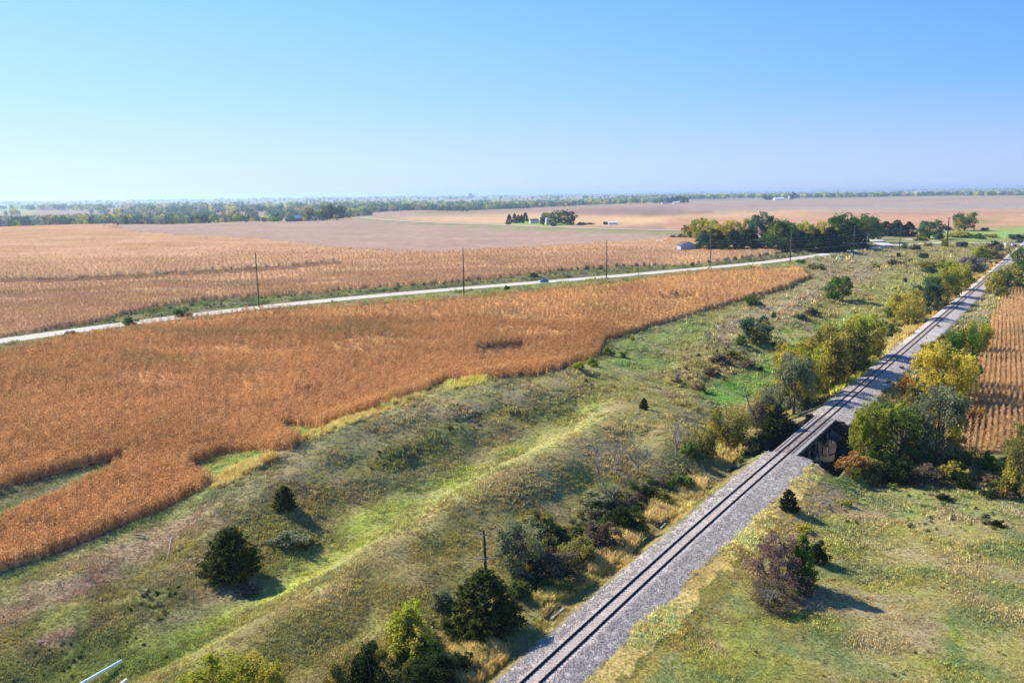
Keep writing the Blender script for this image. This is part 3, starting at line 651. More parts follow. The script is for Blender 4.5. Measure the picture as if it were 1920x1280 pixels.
dr = np.minimum.reduce([seg_dist(P[:, 0], P[:, 1], ROADS[k][0][::3])[0] - ROADS[k][1] / 2 for k in ROADS])
ok = ~inf & ~bal & ~hole & (dr > .6) & (r < 900)
soy = (C[:, 0] > .28) & (C[:, 2] > .11) & (r > 450); ok &= ~soy
P, C, r, td, ts = P[ok], C[ok], r[ok], td[ok], ts[ok]
gold = (C[:, 0] > .40) & (C[:, 2] < .2) & ~((td > 0) & (td < 12) & (ts < 90))
hv_ = fbm(P[:, 0] + 70, P[:, 1] - 20, 4, 5); sc_l = (1 + np.clip(hv_ * 1.8, -.4, 1.2)) * np.clip(r / 185, .5, 3.0) * rnd.uniform(.6, 1.3, len(P))
bright = rnd.lognormal(0, .2, len(P))[:, None]; hue = rnd.normal(0, .07, len(P))
Cc = C * bright * np.stack([1 + hue, 1 - hue * .3, 1 - hue * 1.6], 1) * np.array((2.15, 2.02, 1.85))
yel = rnd.random(len(P)) < .03; Cc[yel] = Cc[yel] * .4 + np.array((.45, .36, .05)) * .5
Cc = np.clip(Cc, .01, .9)
g1 = ~gold
scatter("meadow_grass", P[g1], rnd.uniform(0, 6.28, g1.sum()), sc_l[g1], Cc[g1], rnd.integers(0, 5, g1.sum()), GP, M['grass'], "rough green, olive and tan meadow grass over the mounds beside the railway", "grass")
for _r in range(2):
    Pg = P[gold] + np.concatenate([rnd.normal(0, .35, (gold.sum(), 2)), np.zeros((gold.sum(), 1))], 1); Pg[:, 2] = height(Pg[:, 0], Pg[:, 1]); Pg = Pg
    P = np.concatenate([P, Pg]); Cc = np.concatenate([Cc, Cc[gold] * rnd.uniform(.8, 1.15, (gold.sum(), 1))]); sc_l = np.concatenate([sc_l, sc_l[gold]]); gold = np.concatenate([gold, np.ones(len(Pg), bool)]) if _r == 1 else np.concatenate([gold, np.zeros(len(Pg), bool)])
    if _r == 0: gold[-len(Pg):] = False; _k = len(Pg)
    else: gold[-2 * _k:] = True
gx, gs, gc = [P[gold]], [np.clip(sc_l[gold], .5, 2.0) * .85], [Cc[gold]]
for q, n_, hs, gcol in (("1105 1078,1118 1045,1150 1005,1195 985,1208 1005,1180 1042,1140 1068", 420, 1.25, (.78, .47, .19)), ("1210 978,1222 940,1285 932,1286 958,1240 984", 300, 1.15, (.80, .48, .20)), ("1266 915,1290 902,1324 903,1320 925,1285 948", 220, 1.15, (.80, .50, .22)),
        ("1338 866,1348 838,1378 832,1398 852,1368 872", 220, 1.3, (.80, .48, .17)), ("1548 730,1570 706,1605 690,1624 700,1590 724,1560 742", 220, 1.6, (.75, .62, .12)), ("1600 684,1640 668,1647 682,1612 692", 110, 1.5, (.75, .60, .12)),
        ("850 1240,930 1206,955 1235,900 1288,860 1290", 260, 1.0, (.72, .46, .18)), ("995 1128,1040 1098,1100 1081,1114 1093,1068 1122,1015 1136", 220, .95, (.66, .50, .16)), ("1640 668,1700 612,1730 580,1738 585,1712 618,1660 668", 260, 1.5, (.74, .50, .20)),
        ("1745 574,1800 528,1808 530,1758 580", 90, 1.8, (.72, .48, .20)), ("398 908,425 880,470 862,514 847,520 857,470 888,405 920", 320, .7, (.80, .52, .20)), ("575 824,600 806,655 776,720 750,787 735,795 745,720 774,650 800,600 824", 460, .85, (.80, .54, .18)), ("832 722,905 706,916 716,850 732", 140, .95, (.66, .56, .15))):
    q = np.array([[float(w_) for w_ in c.split()] for c in q.split(",")]); px = rnd.uniform(q[:, 0].min(), q[:, 0].max(), n_ * 3); py = rnd.uniform(q[:, 1].min(), q[:, 1].max(), n_ * 3); m = samp(pmask(q), px, py, True); A_ = pick_fn(px[m][:n_], py[m][:n_], height)
    gx.append(A_); gs.append(hs * rnd.uniform(.6, 1.15, len(A_))); gc.append(np.array(gcol) * (1.3, 1.36, 1.15) * rnd.lognormal(0, .13, (len(A_), 1)))
gx, gs, gc = np.concatenate(gx), np.concatenate(gs), np.clip(np.concatenate(gc), 0, .95)
scatter("golden_grass", gx, rnd.uniform(0, 6.28, len(gx)), gs, gc, rnd.integers(0, 3, len(gx)), GG, M['grass'], "tall golden dry grass along the ballast and the maize edge", "dry grass")
print("grass", g1.sum(), gold.sum())
# ------------------------------------------------------------------ maize fields: rows of dry plants; one stuff object per field
def corn_proto(k, nst, span):
    rg = random.Random(100 + k); V = []; Fc = []; LV = []
    for s in range(nst):
        x0 = (s - (nst - 1) / 2) * span + rg.uniform(-.05, .05); y0 = rg.uniform(-.05, .05); H = rg.uniform(2.05, 2.5); lv = rg.uniform(.1, .45)
        b = len(V); V += [(x0 - .025, y0, 0), (x0 + .025, y0, 0), (x0 + .015, y0 + .02, H), (x0 - .015, y0 - .02, H)]; Fc.append((b, b + 1, b + 2, b + 3)); LV += [lv] * 4
        for q in range(9):                                   # drooping leaves
            z = .5 + q * .2 + rg.uniform(-.08, .08); a = rg.uniform(0, 6.283); L = rg.uniform(.3, .6); w_ = rg.uniform(.05, .10); lv = rg.random()
            c, s_ = math.cos(a), math.sin(a); b = len(V); up = rg.uniform(.0, .3); dn = rg.uniform(.15, .5)
            V += [(x0 - s_ * w_ / 2, y0 + c * w_ / 2, z), (x0 + s_ * w_ / 2, y0 - c * w_ / 2, z), (x0 + c * L * .5 + s_ * w_ / 2, y0 + s_ * L * .5 - c * w_ / 2, z + up), (x0 + c * L * .5 - s_ * w_ / 2, y0 + s_ * L * .5 + c * w_ / 2, z + up), (x0 + c * L, y0 + s_ * L, z + up - dn)]
            Fc += [(b, b + 1, b + 2, b + 3), (b + 3, b + 2, b + 4)]; LV += [lv] * 5
        for q in range(2):                                   # tassel
            a = rg.uniform(0, 6.283); b = len(V); lv = rg.uniform(.5, 1)
            V += [(x0 - .03, y0, H - .1), (x0 + .03, y0, H - .1), (x0 + .12 * math.cos(a), y0 + .12 * math.sin(a), H + .2)]; Fc.append((b, b + 1, b + 2)); LV += [lv] * 3
    return clump_obj("maize_clump", new_mesh("maize_clump", V, Fc, M['corn'], False, {'lv': LV}))
CPN = [corn_proto(k, 3, .24) for k in range(5)]
def canopy_mat():
    m, t = nmat("maize_canopy"); b = N(t, 'ShaderNodeBsdfDiffuse'); c = N(t, 'ShaderNodeAttribute', attribute_name='Col').outputs['Color']
    n1 = noise(t, 2.2, 3, .75); n2 = noise(t, .25, 4, .6)
    f = N(t, 'ShaderNodeMath', operation='MULTIPLY'); t.links.new(ramp(t, n1, (.3, .7, .45, 1.5)), f.inputs[0]); t.links.new(ramp(t, n2, (.25, .75, .85, 1.15)), f.inputs[1])
    v = N(t, 'ShaderNodeVectorMath', operation='SCALE'); t.links.new(c, v.inputs[0]); t.links.new(f.outputs[0], v.inputs['Scale']); t.links.new(v.outputs[0], b.inputs[0]); out(t, b.outputs[0]); return m
M['canopy'] = canopy_mat()
def canopy_sheet(name, Mk, top, rmin, rmax, col):
    """the closed body of a stand seen from above: its own height, noisy top and side walls down to the ground"""
    r_ix = np.where((rr > rmin) & (rr < rmax))[0]; i0, i1 = r_ix[0], r_ix[-1] + 1
    X, Y, Z = GX[i0:i1], GY[i0:i1], GZ[i0:i1]; px, py = proj(np.stack([X, Y, Z], -1))
    k = F / np.hypot(X, Y); wx = fbm(X, Y, 2, 9) * .9 * k; wy = fbm(X + 9, Y, 2, 9) * .9 * k * .15
    mk = samp(Mk, px + wx, py + wy, True) & (Y > 20) & (px > -470) & (px < 2390)
    fm = mk[:-1, :-1] & mk[1:, :-1] & mk[:-1, 1:] & mk[1:, 1:]
    vn = np.zeros(mk.shape, bool); vn[:-1, :-1] |= fm; vn[1:, :-1] |= fm; vn[:-1, 1:] |= fm; vn[1:, 1:] |= fm
    full = np.ones(mk.shape, bool); full[:-1, :-1] &= fm; full[1:, :-1] &= fm; full[:-1, 1:] &= fm; full[1:, 1:] &= fm
    full[0] = False; full[-1] = False; idx = np.full(mk.shape, -1); idx[vn] = np.arange(vn.sum())
    R = np.hypot(X, Y); hh = top + fbm(X, Y, 3, 3) * .25 + (rnd.random(X.shape) - .5) * np.where(R > 260, .55, .3)
    zz = np.where(full, Z + hh, Z - .1)
    V = np.stack([X, Y, zz], -1)[vn]; a, b_ = np.where(fm)
    Fq = np.stack([idx[a, b_], idx[a, b_ + 1], idx[a + 1, b_ + 1], idx[a + 1, b_]], -1)
    g = fbm(X, Y, 4, 40)[vn]; h = fbm(X * .5, Y * 1.5 + 50, 3, 14)[vn]
    cc = np.array(col)[None] * (1 + .18 * g + .12 * h)[:, None] * np.stack([np.ones_like(g), 1 + .1 * h, 1 + .15 * g], 1)
    return V, Fq, np.clip(cc, 0, 1)
def field(nm, Mk, col, lab, rows_az, zones, rmax, under, poly_bbox):
    V, Fq, cc = canopy_sheet(nm, Mk, under, 60, rmax, col)
    far = np.hypot(V[:, 0], V[:, 1])
    dz = 2.0 - under; V[:, 2] += dz * sstep(zones[-1][1] * .6, zones[-1][1], far) * (V[:, 2] > height(V[:, 0], V[:, 1]) + .5)
    shade = .55 + .45 * sstep(zones[-1][1] * .6, zones[-1][1], far) if zones else 1
    body = link(nm, new_mesh(nm, V, Fq, M['canopy'], False, {'Col': cc}), None); tag(body, lab, "maize field", kind="stuff")
    ca, sa = math.cos(rows_az), math.sin(rows_az); PP = []; SS = []
    for (ra, rb, ds, dl, sc_) in zones:                       # ds along the row, dl between rows
        x0, x1, y0, y1 = poly_bbox; D = np.array([[x0, y0], [x1, y0], [x1, y1], [x0, y1]], float)
        u = D @ np.array([sa, ca]); v = D @ np.array([ca, -sa])
        U, W = np.meshgrid(np.arange(u.min(), u.max(), ds), np.arange(v.min(), v.max(), dl)); U = U + rnd.uniform(-.35, .35, U.shape) * ds
        W = W + (rnd.normal(0, .06, W.shape) if ds < 1.4 else rnd.uniform(-.5, .5, W.shape)) * dl
        x = U * sa + W * ca; y = U * ca - W * sa; r_ = np.hypot(x, y); m = (r_ >= ra) & (r_ < rb) & (y > 25) & (np.abs(np.arctan2(x, y)) < math.radians(36)); r_m = m; x, y = x[m], y[m]; nm2 = zones[-1][1] > 600
        z = height(x, y); Q_ = np.stack([x, y, z], -1); px, py = proj(Q_); k = F / np.hypot(x, y)
        wx = fbm(x, y, 2, 9) * .9 * k; wy = fbm(x + 9, y, 2, 9) * .9 * k * .15
        m = samp(Mk, px + wx, py + wy, True); thin = fbm(x * .6, y * 1.6, 3, 26); m &= ~((thin > .42) & (rnd.random(len(x)) < .5)) ; m &= rnd.random(len(x)) < .96 - .9 * sstep(440, 690, r_[r_m]) if nm2 else rnd.random(len(x)) < .96
        PP.append(Q_[m]); SS.append(np.full(m.sum(), sc_))
    P = np.concatenate(PP); S = np.concatenate(SS) * rnd.uniform(.85, 1.12, sum(map(len, PP)))
    g = fbm(P[:, 0], P[:, 1], 4, 40); h = fbm(P[:, 0] * .5, P[:, 1] * 1.5 + 50, 3, 14); lo = fbm(P[:, 0] * .7 + 5, P[:, 1] * 1.7, 3, 30)
    c = np.array(col)[None] * (1 + .15 * g + .12 * h)[:, None] * rnd.lognormal(0, .16 if zones[0][0] < 100 else .07, len(P))[:, None]
    gr = np.clip(lo * 2 - .55, 0, .5)[:, None]; c = c * (1 - gr) + np.array((.20, .19, .06)) * gr
    wh = rnd.random(len(P)) < .12; c[wh] = c[wh] * .5 + np.array((.8, .5, .25)) * .5
    print(nm, "plants", len(P), "verts", len(V))
    s = scatter("maize_plants", P, rnd.normal(0, .35, len(P)) + math.pi / 2 - rows_az, S, np.clip(c, .02, .95), rnd.integers(0, 5, len(P)), CPN, M['corn'])
    s.parent = body
    return body
field("maize_field", MASK_A, CORN, "wide field of rust brown ripe maize between the pale road and the grassy mounds", math.radians(62), [(60, 170, .62, .76, 1.0), (170, 280, .95, 1.0, 1.12), (280, 470, 1.9, 1.7, 1.25)], 520, 1.15, (-420, 330, 60, 480))
field("maize_field", MASK_B, (.44, .252, .13), "long rust brown maize field on the rise beyond the pale road", math.radians(70), [(220, 420, 1.25, 1.25, .9), (420, 700, 2.6, 2.4, 1.1)], 1500, 1.15, (-420, 330, 200, 640))
field("maize_field", MASK_R, (.56, .35, .16), "light brown maize field in clear rows at the right edge beyond the trackside trees", math.radians(31.5), [(60, 330, .5, 1.12, 1.0), (330, 480, 1.2, 1.2, 1.1)], 500, .12, (80, 380, 90, 420))
# ------------------------------------------------------------------ railway track
M['rail'] = simple("rusty_rail_steel", (.022, .015, .013), .6, nscale=2)
M['tie'] = simple("weathered_oak_sleeper", (.50, .41, .35), .9, var=.35, nscale=1.2, col2=(.28, .22, .19))
M['creo'] = simple("creosote_timber", (.075, .062, .055), .9, var=.4, nscale=2)
M['greywood'] = simple("silvered_timber", (.33, .31, .28), .9, var=.35, nscale=2, col2=(.16, .145, .13))
tr = empty("railway_track", (*tpos(0), -.4), 0, "single straight railway track with rusty rails on pale sleepers and ballast", "railway track")
tr.location = (0, 0, 0)
SS_ = np.concatenate([np.arange(-75, 250, 1.5), np.arange(250, 760, 6)])
for sd in (-.7525, .7525):
    V = []; prof = [(-.075, -.17), (.075, -.17), (.075, -.155), (.018, -.13), (.018, -.04), (.037, -.03), (.037, 0), (-.037, 0), (-.037, -.03), (-.018, -.04), (-.018, -.13), (-.075, -.155)]
    for u, z in prof: p = tpos(SS_, sd + u); V.append(np.concatenate([p, np.full((len(p), 1), z)], 1))
    V = np.stack(V, 1).reshape(-1, 3); n_ = len(SS_); k = len(prof); i, j = np.mgrid[0:n_ - 1, 0:k]
    Fq = np.stack([i * k + j, (i + 1) * k + j, (i + 1) * k + (j + 1) % k, i * k + (j + 1) % k], -1).reshape(-1, 4)
    link("rail", new_mesh("rail", V, Fq, M['rail']), tr)
tie_s = np.arange(-74, 520, .56); sees = []
rest = MB(); tie_me = [MB().box((0, 0, 0), (2.6 + e, .24, .2)).mesh("sleeper", M['tie']) for e in (0, .06, -.08)]
vis = [s for s in tie_s if proj(np.array([*tpos(s), -.17]))[1] < 1300]
for s in tie_s:
    s = s + rnd.normal(0, .02); p = tpos(s, rnd.normal(0, .03)); a = TA + rnd.normal(0, .012)
    if s in () or (len(sees) < 100 and proj(np.array([*tpos(s), -.17]))[1] < 1292):
        o = link("sleeper", tie_me[int(rnd.integers(3))], tr, (*p, -.268 + rnd.normal(0, .012))); o.rotation_euler = (0, 0, -a); sees.append(o)
    else: rest.box((*p, -.268 + rnd.normal(0, .012)), (2.6, .24, .2), -a)
plates = MB()
for s in tie_s:
    if s < 330:
        for sd in (-.7525, .7525): p = tpos(s, sd); plates.box((*p, -.163), (.40, .30, .03), -TA)
tag(plates.build("tie_plates", M['rail'], tr), kind="stuff")
tag(rest.build("distant_sleepers", M['tie'], tr), kind="stuff")
# ballast stones
def stones(k):
    rg = random.Random(k); V = []; Fc = []; LV = []
    for _ in range(16):
        x, y = rg.uniform(-.5, .5), rg.uniform(-.5, .5); r_ = rg.uniform(.035, .085); lv = rg.random() ** 1.0; b = len(V)
        for (a_, b_, c_) in ((1, 0, 0), (-1, 0, 0), (0, 1, 0), (0, -1, 0), (0, 0, 1), (0, 0, -1)):
            V.append((x + a_ * r_ * rg.uniform(.7, 1.2), y + b_ * r_ * rg.uniform(.7, 1.2), r_ * .5 + c_ * r_ * rg.uniform(.6, 1.0)))
        LV += [lv] * 6
        for f in ((0, 2, 4), (2, 1, 4), (1, 3, 4), (3, 0, 4), (2, 0, 5), (1, 2, 5), (3, 1, 5), (0, 3, 5)): Fc.append(tuple(i + b for i in f))
    return clump_obj("stone_clump", new_mesh("stone_clump", V, Fc, M['stone'], False, {'lv': LV}))
M['stone'] = leaf_mat('ballast_stone', 'INST', 0.0, .38)
SPR = [stones(k) for k in range(4)]
n_ = 42000; s = rnd.uniform(-70, 210, n_); s = s[rnd.random(n_) < np.clip(90 / (s + 110), .2, 1)]; d = rnd.uniform(-WL - .3, 1.0, len(s)) * 0 + rnd.random(len(s)) * (WL + .3 + np.interp(s, [-20, 0, 45, 70], [3.3, 3.6, 5.0, 5.1])) - WL - .3; q = tpos(s, d)
ok = ~((s > BR0 - .3) & (s < BR1 + .3)) & (np.hypot(*q.T) > 48) & ~((np.abs(d) < 1.35) & (rnd.random(len(d)) < .5)); q = q[ok]; z = height(q[:, 0], q[:, 1])
_on = np.abs(d[ok]) < 1.3; z = np.where(_on, -.245, z); g = rnd.uniform(.75, 1.25, len(q))[:, None] * np.array((.46, .40, .35))
scatter("ballast_stones", np.concatenate([q, z[:, None]], 1), rnd.uniform(0, 6.28, len(q)), rnd.uniform(.5, .9, len(q)), g, rnd.integers(0, 4, len(q)), SPR, M['stone'], "grey crushed stone ballast along the track", "ballast")
# strip of fine ballast right under the ties: flat bed between the sleepers
S2 = np.concatenate([np.arange(-75, BR0, 2), [BR0]]), np.concatenate([[BR1], np.arange(BR1 + 1, 740, 3)])
# ------------------------------------------------------------------ timber trestle bridge
bz = empty("railway_bridge", (*tpos(sc_), -.5), -TA, "timber pile trestle bridge carrying the track over the shaded creek gap", "bridge")
Lb = BR1 - BR0 + 1.6
M['deck'] = simple("pale_deck_gravel", (.36, .32, .29), .95, nscale=5)
def lb(mb, nm, mat, **k): o = mb.build(nm, mat, bz); tag(o, **k); return o
lb(MB().box((0, 0, -.02), (3.5, Lb, .28)), "deck", M['deck'])
for sx in (-1, 1):
    lb(MB().box((sx * 1.95, 0, .06), (.32, Lb + .6, .34)), "kerb_timber", M['greywood'])
    lb(MB().box((sx * 1.86, 0, -.50), (.38, Lb - 1.0, .62)), "stringer", M['creo'])
mb = MB()
for x in (-1.2, -.6, .6, 1.2): mb.box((x, 0, -.50), (.3, Lb - 1.2, .6))
lb(mb, "inner_stringers", M['creo'])
for y in (-Lb / 2 + 4.4, -Lb / 2 + 9.2, 0 + 1.8, Lb / 2 - 5.6):
    lb(MB().box((0, y, -1.0), (4.6, .4, .38)), "pile_cap", M['creo'])
    for x, ln in ((-1.9, -.12), (-.95, -.05), (0, 0), (.95, .05), (1.9, .12)):
        lb(MB().tube([(x, y, -1.15), (x + ln * 5, y, -7.2)], [.17, .2], 8), "pile", M['greywood'] if abs(x) > 1.5 else M['creo'])
    lb(MB().box((0, y + .28, -3.2), (4.4, .1, .28), 0, 0, math.radians(28)), "sway_brace", M['greywood'])
for sy, ang in ((-1, 0), (1, 0)):
    yb = sy * (Lb / 2 - .55)
    mb = MB()
    for q in range(18): mb.box((.8 if sy > 0 else 0, yb + .02 * (q % 2), -.62 - q * .36), (9.4 if sy > 0 else 5.4, .3, .345))
    lb(mb, "backwall", M['creo'])
    for sx in (-1, 1):
        lb(MB().box((sx * 2.9, yb + sy * .25, -.55), (1.9, .35, 1.0), sx * sy * .25), "wing_wall", M['creo'])
# ------------------------------------------------------------------ loose timbers by the track
def timber(px, py, L, w, ang, lab, n=0, mat='creo', z=0.0, grp="old sleepers dumped beside the track", cat="timber", nm="sleeper_timber", r=None):
    P = at(px, py); mb = MB()
    if r: mb.tube([(-L / 2, 0, r), (0, .03, r * 1.1), (L / 2, 0, r * .9)], [r, r * .95, r * .8], 8)
    else: mb.box((0, 0, w * .4), (L, w, w * .8)).box((L / 2 - .08, 0, w * .4), (.05, w * 1.03, w * .83))
    o = mb.build(nm, M[mat]); o.location = (P[0], P[1], height(P[0], P[1]) + z + .22); o.rotation_euler = (0, rnd.normal(0, .03), ang); return tag(o, lab, cat, grp)
al = math.pi / 2 - TA
timber(1033, 1152, 3.0, .26, al + .06, "dark upper timber of the pair lying nearest the camera left of the rails", z=.05)
timber(1046, 1154, 2.9, .24, al + .02, "grey lower timber of the pair lying nearest the camera left of the rails", mat='greywood')
timber(1039, 1147, 2.2, .3, al - .1, "dark timber half sunk in dry grass behind the nearest timber pair")
timber(1148, 1053, 2.2, .28, al + .45, "tilted dark timber end below the golden grass clump", z=.1)
timber(1155, 1057, 1.8, .24, al + .5, "grey timber leaning on a dark one below the golden grass clump", mat='greywood')
timber(1238, 986, 2.4, .28, al, "dark timber in the middle pile beside the ballast edge")
timber(1243, 990, 2.2, .26, al + .12, "silvery timber in the middle pile beside the ballast edge", mat='greywood', z=.03)
timber(1313, 928, 2.8, .30, al + .02, "long dark timber at the upper ballast edge by orange grass")
timber(1320, 925, 2.4, .24, al + .05, "pale timber at the upper ballast edge by orange grass", mat='greywood')
timber(1372, 884, 2.6, .45, al - .3, "dark block of timbers just short of the bridge", z=.1)
timber(1380, 878, 2.2, .3, al + .2, "weathered crooked timber just short of the bridge", mat='greywood', z=.2)
timber(1516, 788, 1.6, .7, al - .9, "short dark timber block at the far left corner of the bridge")
timber(1530, 768, 13, .22, al - .32, "very long bleached log lying on the sand beyond the bridge", mat='greywood', nm="log", cat="log", grp=None, r=.14)
timber(1505, 783, 9, .22, al - .42, "long dark log below the bleached one beyond the bridge", mat='creo', nm="log", cat="log", grp=None, r=.14)
for px, py, ln, lab in ((1655, 733, 2.4, "dark heap of rotten timber right of the shaded rails"), (1668, 717, 2.0, "second dark timber heap a little farther up the ballast edge"), (1690, 690, 1.6, "small rusty timber piece on the right ballast edge"), (1759, 612, 2.2, "dark timber on the right ballast edge before the yellow trees")):
    P = at(px, py); mb = MB()
    for _ in range(6): mb.box((rnd.uniform(-.8, .8), rnd.uniform(-.4, .4), .15 + rnd.uniform(0, .25)), (rnd.uniform(.8, 1.8), .25, .2), rnd.uniform(-.6, .6), rnd.uniform(-.2, .2))
    o = mb.build("timber_heap", M['creo']); o.location = P; o.rotation_euler = (0, 0, al); tag(o, lab, "timber heap", "dark timber heaps right of the rails")
timber(1272, 1060, 2.3, .05, -.9, "thin white rod lying on the ballast right of the rails", mat='white' if 'white' in M else 'greywood', nm="rod", cat="rod", grp=None, r=.03)
timber(265, 1008, 1.4, .3, -.3, "short bleached log in the tan grass at left", mat='greywood', nm="log", cat="log", grp=None, r=.16)
# ------------------------------------------------------------------ trees and shrubs
def quads(C, Nn, S, rg, asp=1.0):
    n = len(C); R = rg.normal(size=(n, 3)); U = np.cross(Nn, R); U /= np.linalg.norm(U, axis=1)[:, None] + 1e-9; W = np.cross(Nn, U)
    a = U * (S * .5)[:, None]; b = W * (S * .5 * asp)[:, None]
    V = np.stack([C - a - b * .3, C + b, C + a - b * .3, C - b * .9], 1).reshape(-1, 3)
    return V, np.arange(4 * n).reshape(-1, 4)
def cvn(C, sd):
    r_ = np.random.default_rng(sd); v = 0
    for _ in range(4): k = r_.normal(size=3) * 6.5; v = v + np.sin(C @ k + r_.uniform(0, 6.28))
    return np.clip(.5 + v / 6.0, 0, 1)
def lobes(shape, rg, n):
    L = []
    for _ in range(n * 20):
        if len(L) >= n: break
        if shape in ('round', 'tall'):
            zz = rg.uniform(.12, .90); pr = math.sqrt(max(0.02, 1 - abs((zz - .46) / .52) ** (2.6 if shape == 'round' else 3.2))); a_ = rg.uniform(0, 6.283); q = pr * .40 * rg.uniform(.35, 1.0) ** .5
            c = np.array([q * math.cos(a_), q * math.sin(a_), zz]); r_ = rg.uniform(.11, .18) if shape == 'round' else rg.uniform(.10, .16)
        elif shape == 'shrub': c = rg.normal(size=3); c /= np.linalg.norm(c); c[2] = abs(c[2]); c *= rg.uniform(.2, .9); c = c * [.40, .40, .70] + [0, 0, .12]; r_ = rg.uniform(.10, .18)
        elif shape == 'dome': c = rg.normal(size=3); c /= np.linalg.norm(c); c[2] = abs(c[2]); c *= rg.uniform(.6, .92); c = c * [.45, .45, .80] + [0, 0, .05]; r_ = rg.uniform(.07, .13)
        elif shape == 'sumac': a = rg.uniform(0, 6.28); q = rg.uniform(.0, .42); c = np.array([q * math.cos(a), q * math.sin(a), rg.uniform(.6, .9)]); r_ = rg.uniform(.08, .13)
        L.append((c, r_))
    return L
def limb_mesh(name, tips, mat, rg, r0, base_z=.0, multi=False, split=.25):
    mb = MB()
    top = max(t[2] for t in tips); 
    if not multi:
        mb.tube([(0, 0, -.04), (rg.uniform(-.01, .01), rg.uniform(-.01, .01), split), (rg.uniform(-.03, .03), rg.uniform(-.03, .03), top * .8)], [r0 * 1.3, r0, r0 * .25], 7)
    for t in tips:
        z0 = split * rg.uniform(.8, 1.6) if not multi else -.02
        p0 = np.array([rg.uniform(-.02, .02), rg.uniform(-.02, .02), min(z0, t[2] * .8)]) if not multi else np.array([rg.uniform(-.06, .06), rg.uniform(-.06, .06), -.02])
        m_ = p0 * .45 + np.array(t) * .55 + rg.normal(size=3) * .02 + [0, 0, .03]
        mb.tube([p0, m_, t], [r0 * .5, r0 * .3, r0 * .1], 5, False)
    return mb.mesh(name, mat)
def crown(shape, seed, nleaf, ls):
    rg = np.random.default_rng(seed); tips = []
    if shape in ('round', 'tall', 'shrub', 'dome', 'sumac'):
        nl = {'round': 34, 'tall': 34, 'shrub': 20, 'dome': 44, 'sumac': 14}[shape]; L = lobes(shape, rg, nl); C = []; Nn = []; LV = []
        per = nleaf // nl
        for c, r_ in L:
            ns = 7; sub = rg.normal(size=(ns, 3)); sub /= np.linalg.norm(sub, axis=1)[:, None]; sub = sub * r_ * rg.uniform(.5, 1, (ns, 1)) + c
            k = rg.integers(0, ns, per); d = rg.normal(size=(per, 3)); d /= np.linalg.norm(d, axis=1)[:, None]
            P = sub[k] + d * (r_ * .55 * rg.uniform(.3, 1, per) ** .6)[:, None]; stray = rg.random(per) < .07; P[stray] += d[stray] * r_ * .7
            C.append(P); nn = d * .8 + rg.normal(size=(per, 3)) * .6; Nn.append(nn / np.linalg.norm(nn, axis=1)[:, None]); LV.append(np.clip(rg.normal(.5, .2, per) + (rg.random() - .5) * .35, 0, 1)); tips.append(tuple(c))
        C = np.concatenate(C); Nn = np.concatenate(Nn); LV = np.concatenate(LV); C[:, 2] = np.maximum(C[:, 2], .01)
        S = ls * rg.uniform(.6, 1.4, len(C)); V, Fq = quads(C, Nn, S, rg)
    elif shape in ('cedar', 'spruce'):
        C = []; Nn = []; LV = []; nb = 190 if shape == 'cedar' else 130; per = nleaf // nb
        for _ in range(nb):
            z = rg.uniform(.0, 1) ** (1.25 if shape == 'cedar' else 1.15) * .96 + .01; a = rg.uniform(0, 6.283)
            R = (.50 * (1 - z ** 1.9) ** .75 * (.75 + .3 * rg.random()) if shape == 'cedar' else .46 * (1 - z ** 1.5) ** .85 * (.8 + .3 * rg.random()) + .02)
            base = np.array([0, 0, max(.02, z - (.22 if shape == 'cedar' else .02))]); tip = np.array([R * math.cos(a), R * math.sin(a), z + (.05 if shape == 'cedar' else -.03)])
            t = rg.uniform(.35, 1.05, per) ** .8; P = base + (tip - base) * t[:, None] + rg.normal(size=(per, 3)) * np.array([.030, .030, .020]) * (1.25 - t * .6)[:, None]
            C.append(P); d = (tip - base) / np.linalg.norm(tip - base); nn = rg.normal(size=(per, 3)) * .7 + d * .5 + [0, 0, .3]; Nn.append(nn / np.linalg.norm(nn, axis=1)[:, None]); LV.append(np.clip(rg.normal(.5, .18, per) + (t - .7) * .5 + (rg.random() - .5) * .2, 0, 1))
        C = np.concatenate(C); Nn = np.concatenate(Nn); LV = np.concatenate(LV); C[:, 2] = np.clip(C[:, 2], .01, 1.05)
        S = ls * rg.uniform(.6, 1.5, len(C)); V, Fq = quads(C, Nn, S, rg, 1.5)
        tips = [(0.03 * math.cos(q), .03 * math.sin(q), .2 + .08 * q) for q in range(6)]
    cv = np.repeat(cvn(C, seed + 9), 4)
    return new_mesh("crown", V, Fq, M['leaf'], False, {'lv': np.repeat(LV, 4), 'cv': cv}), tips
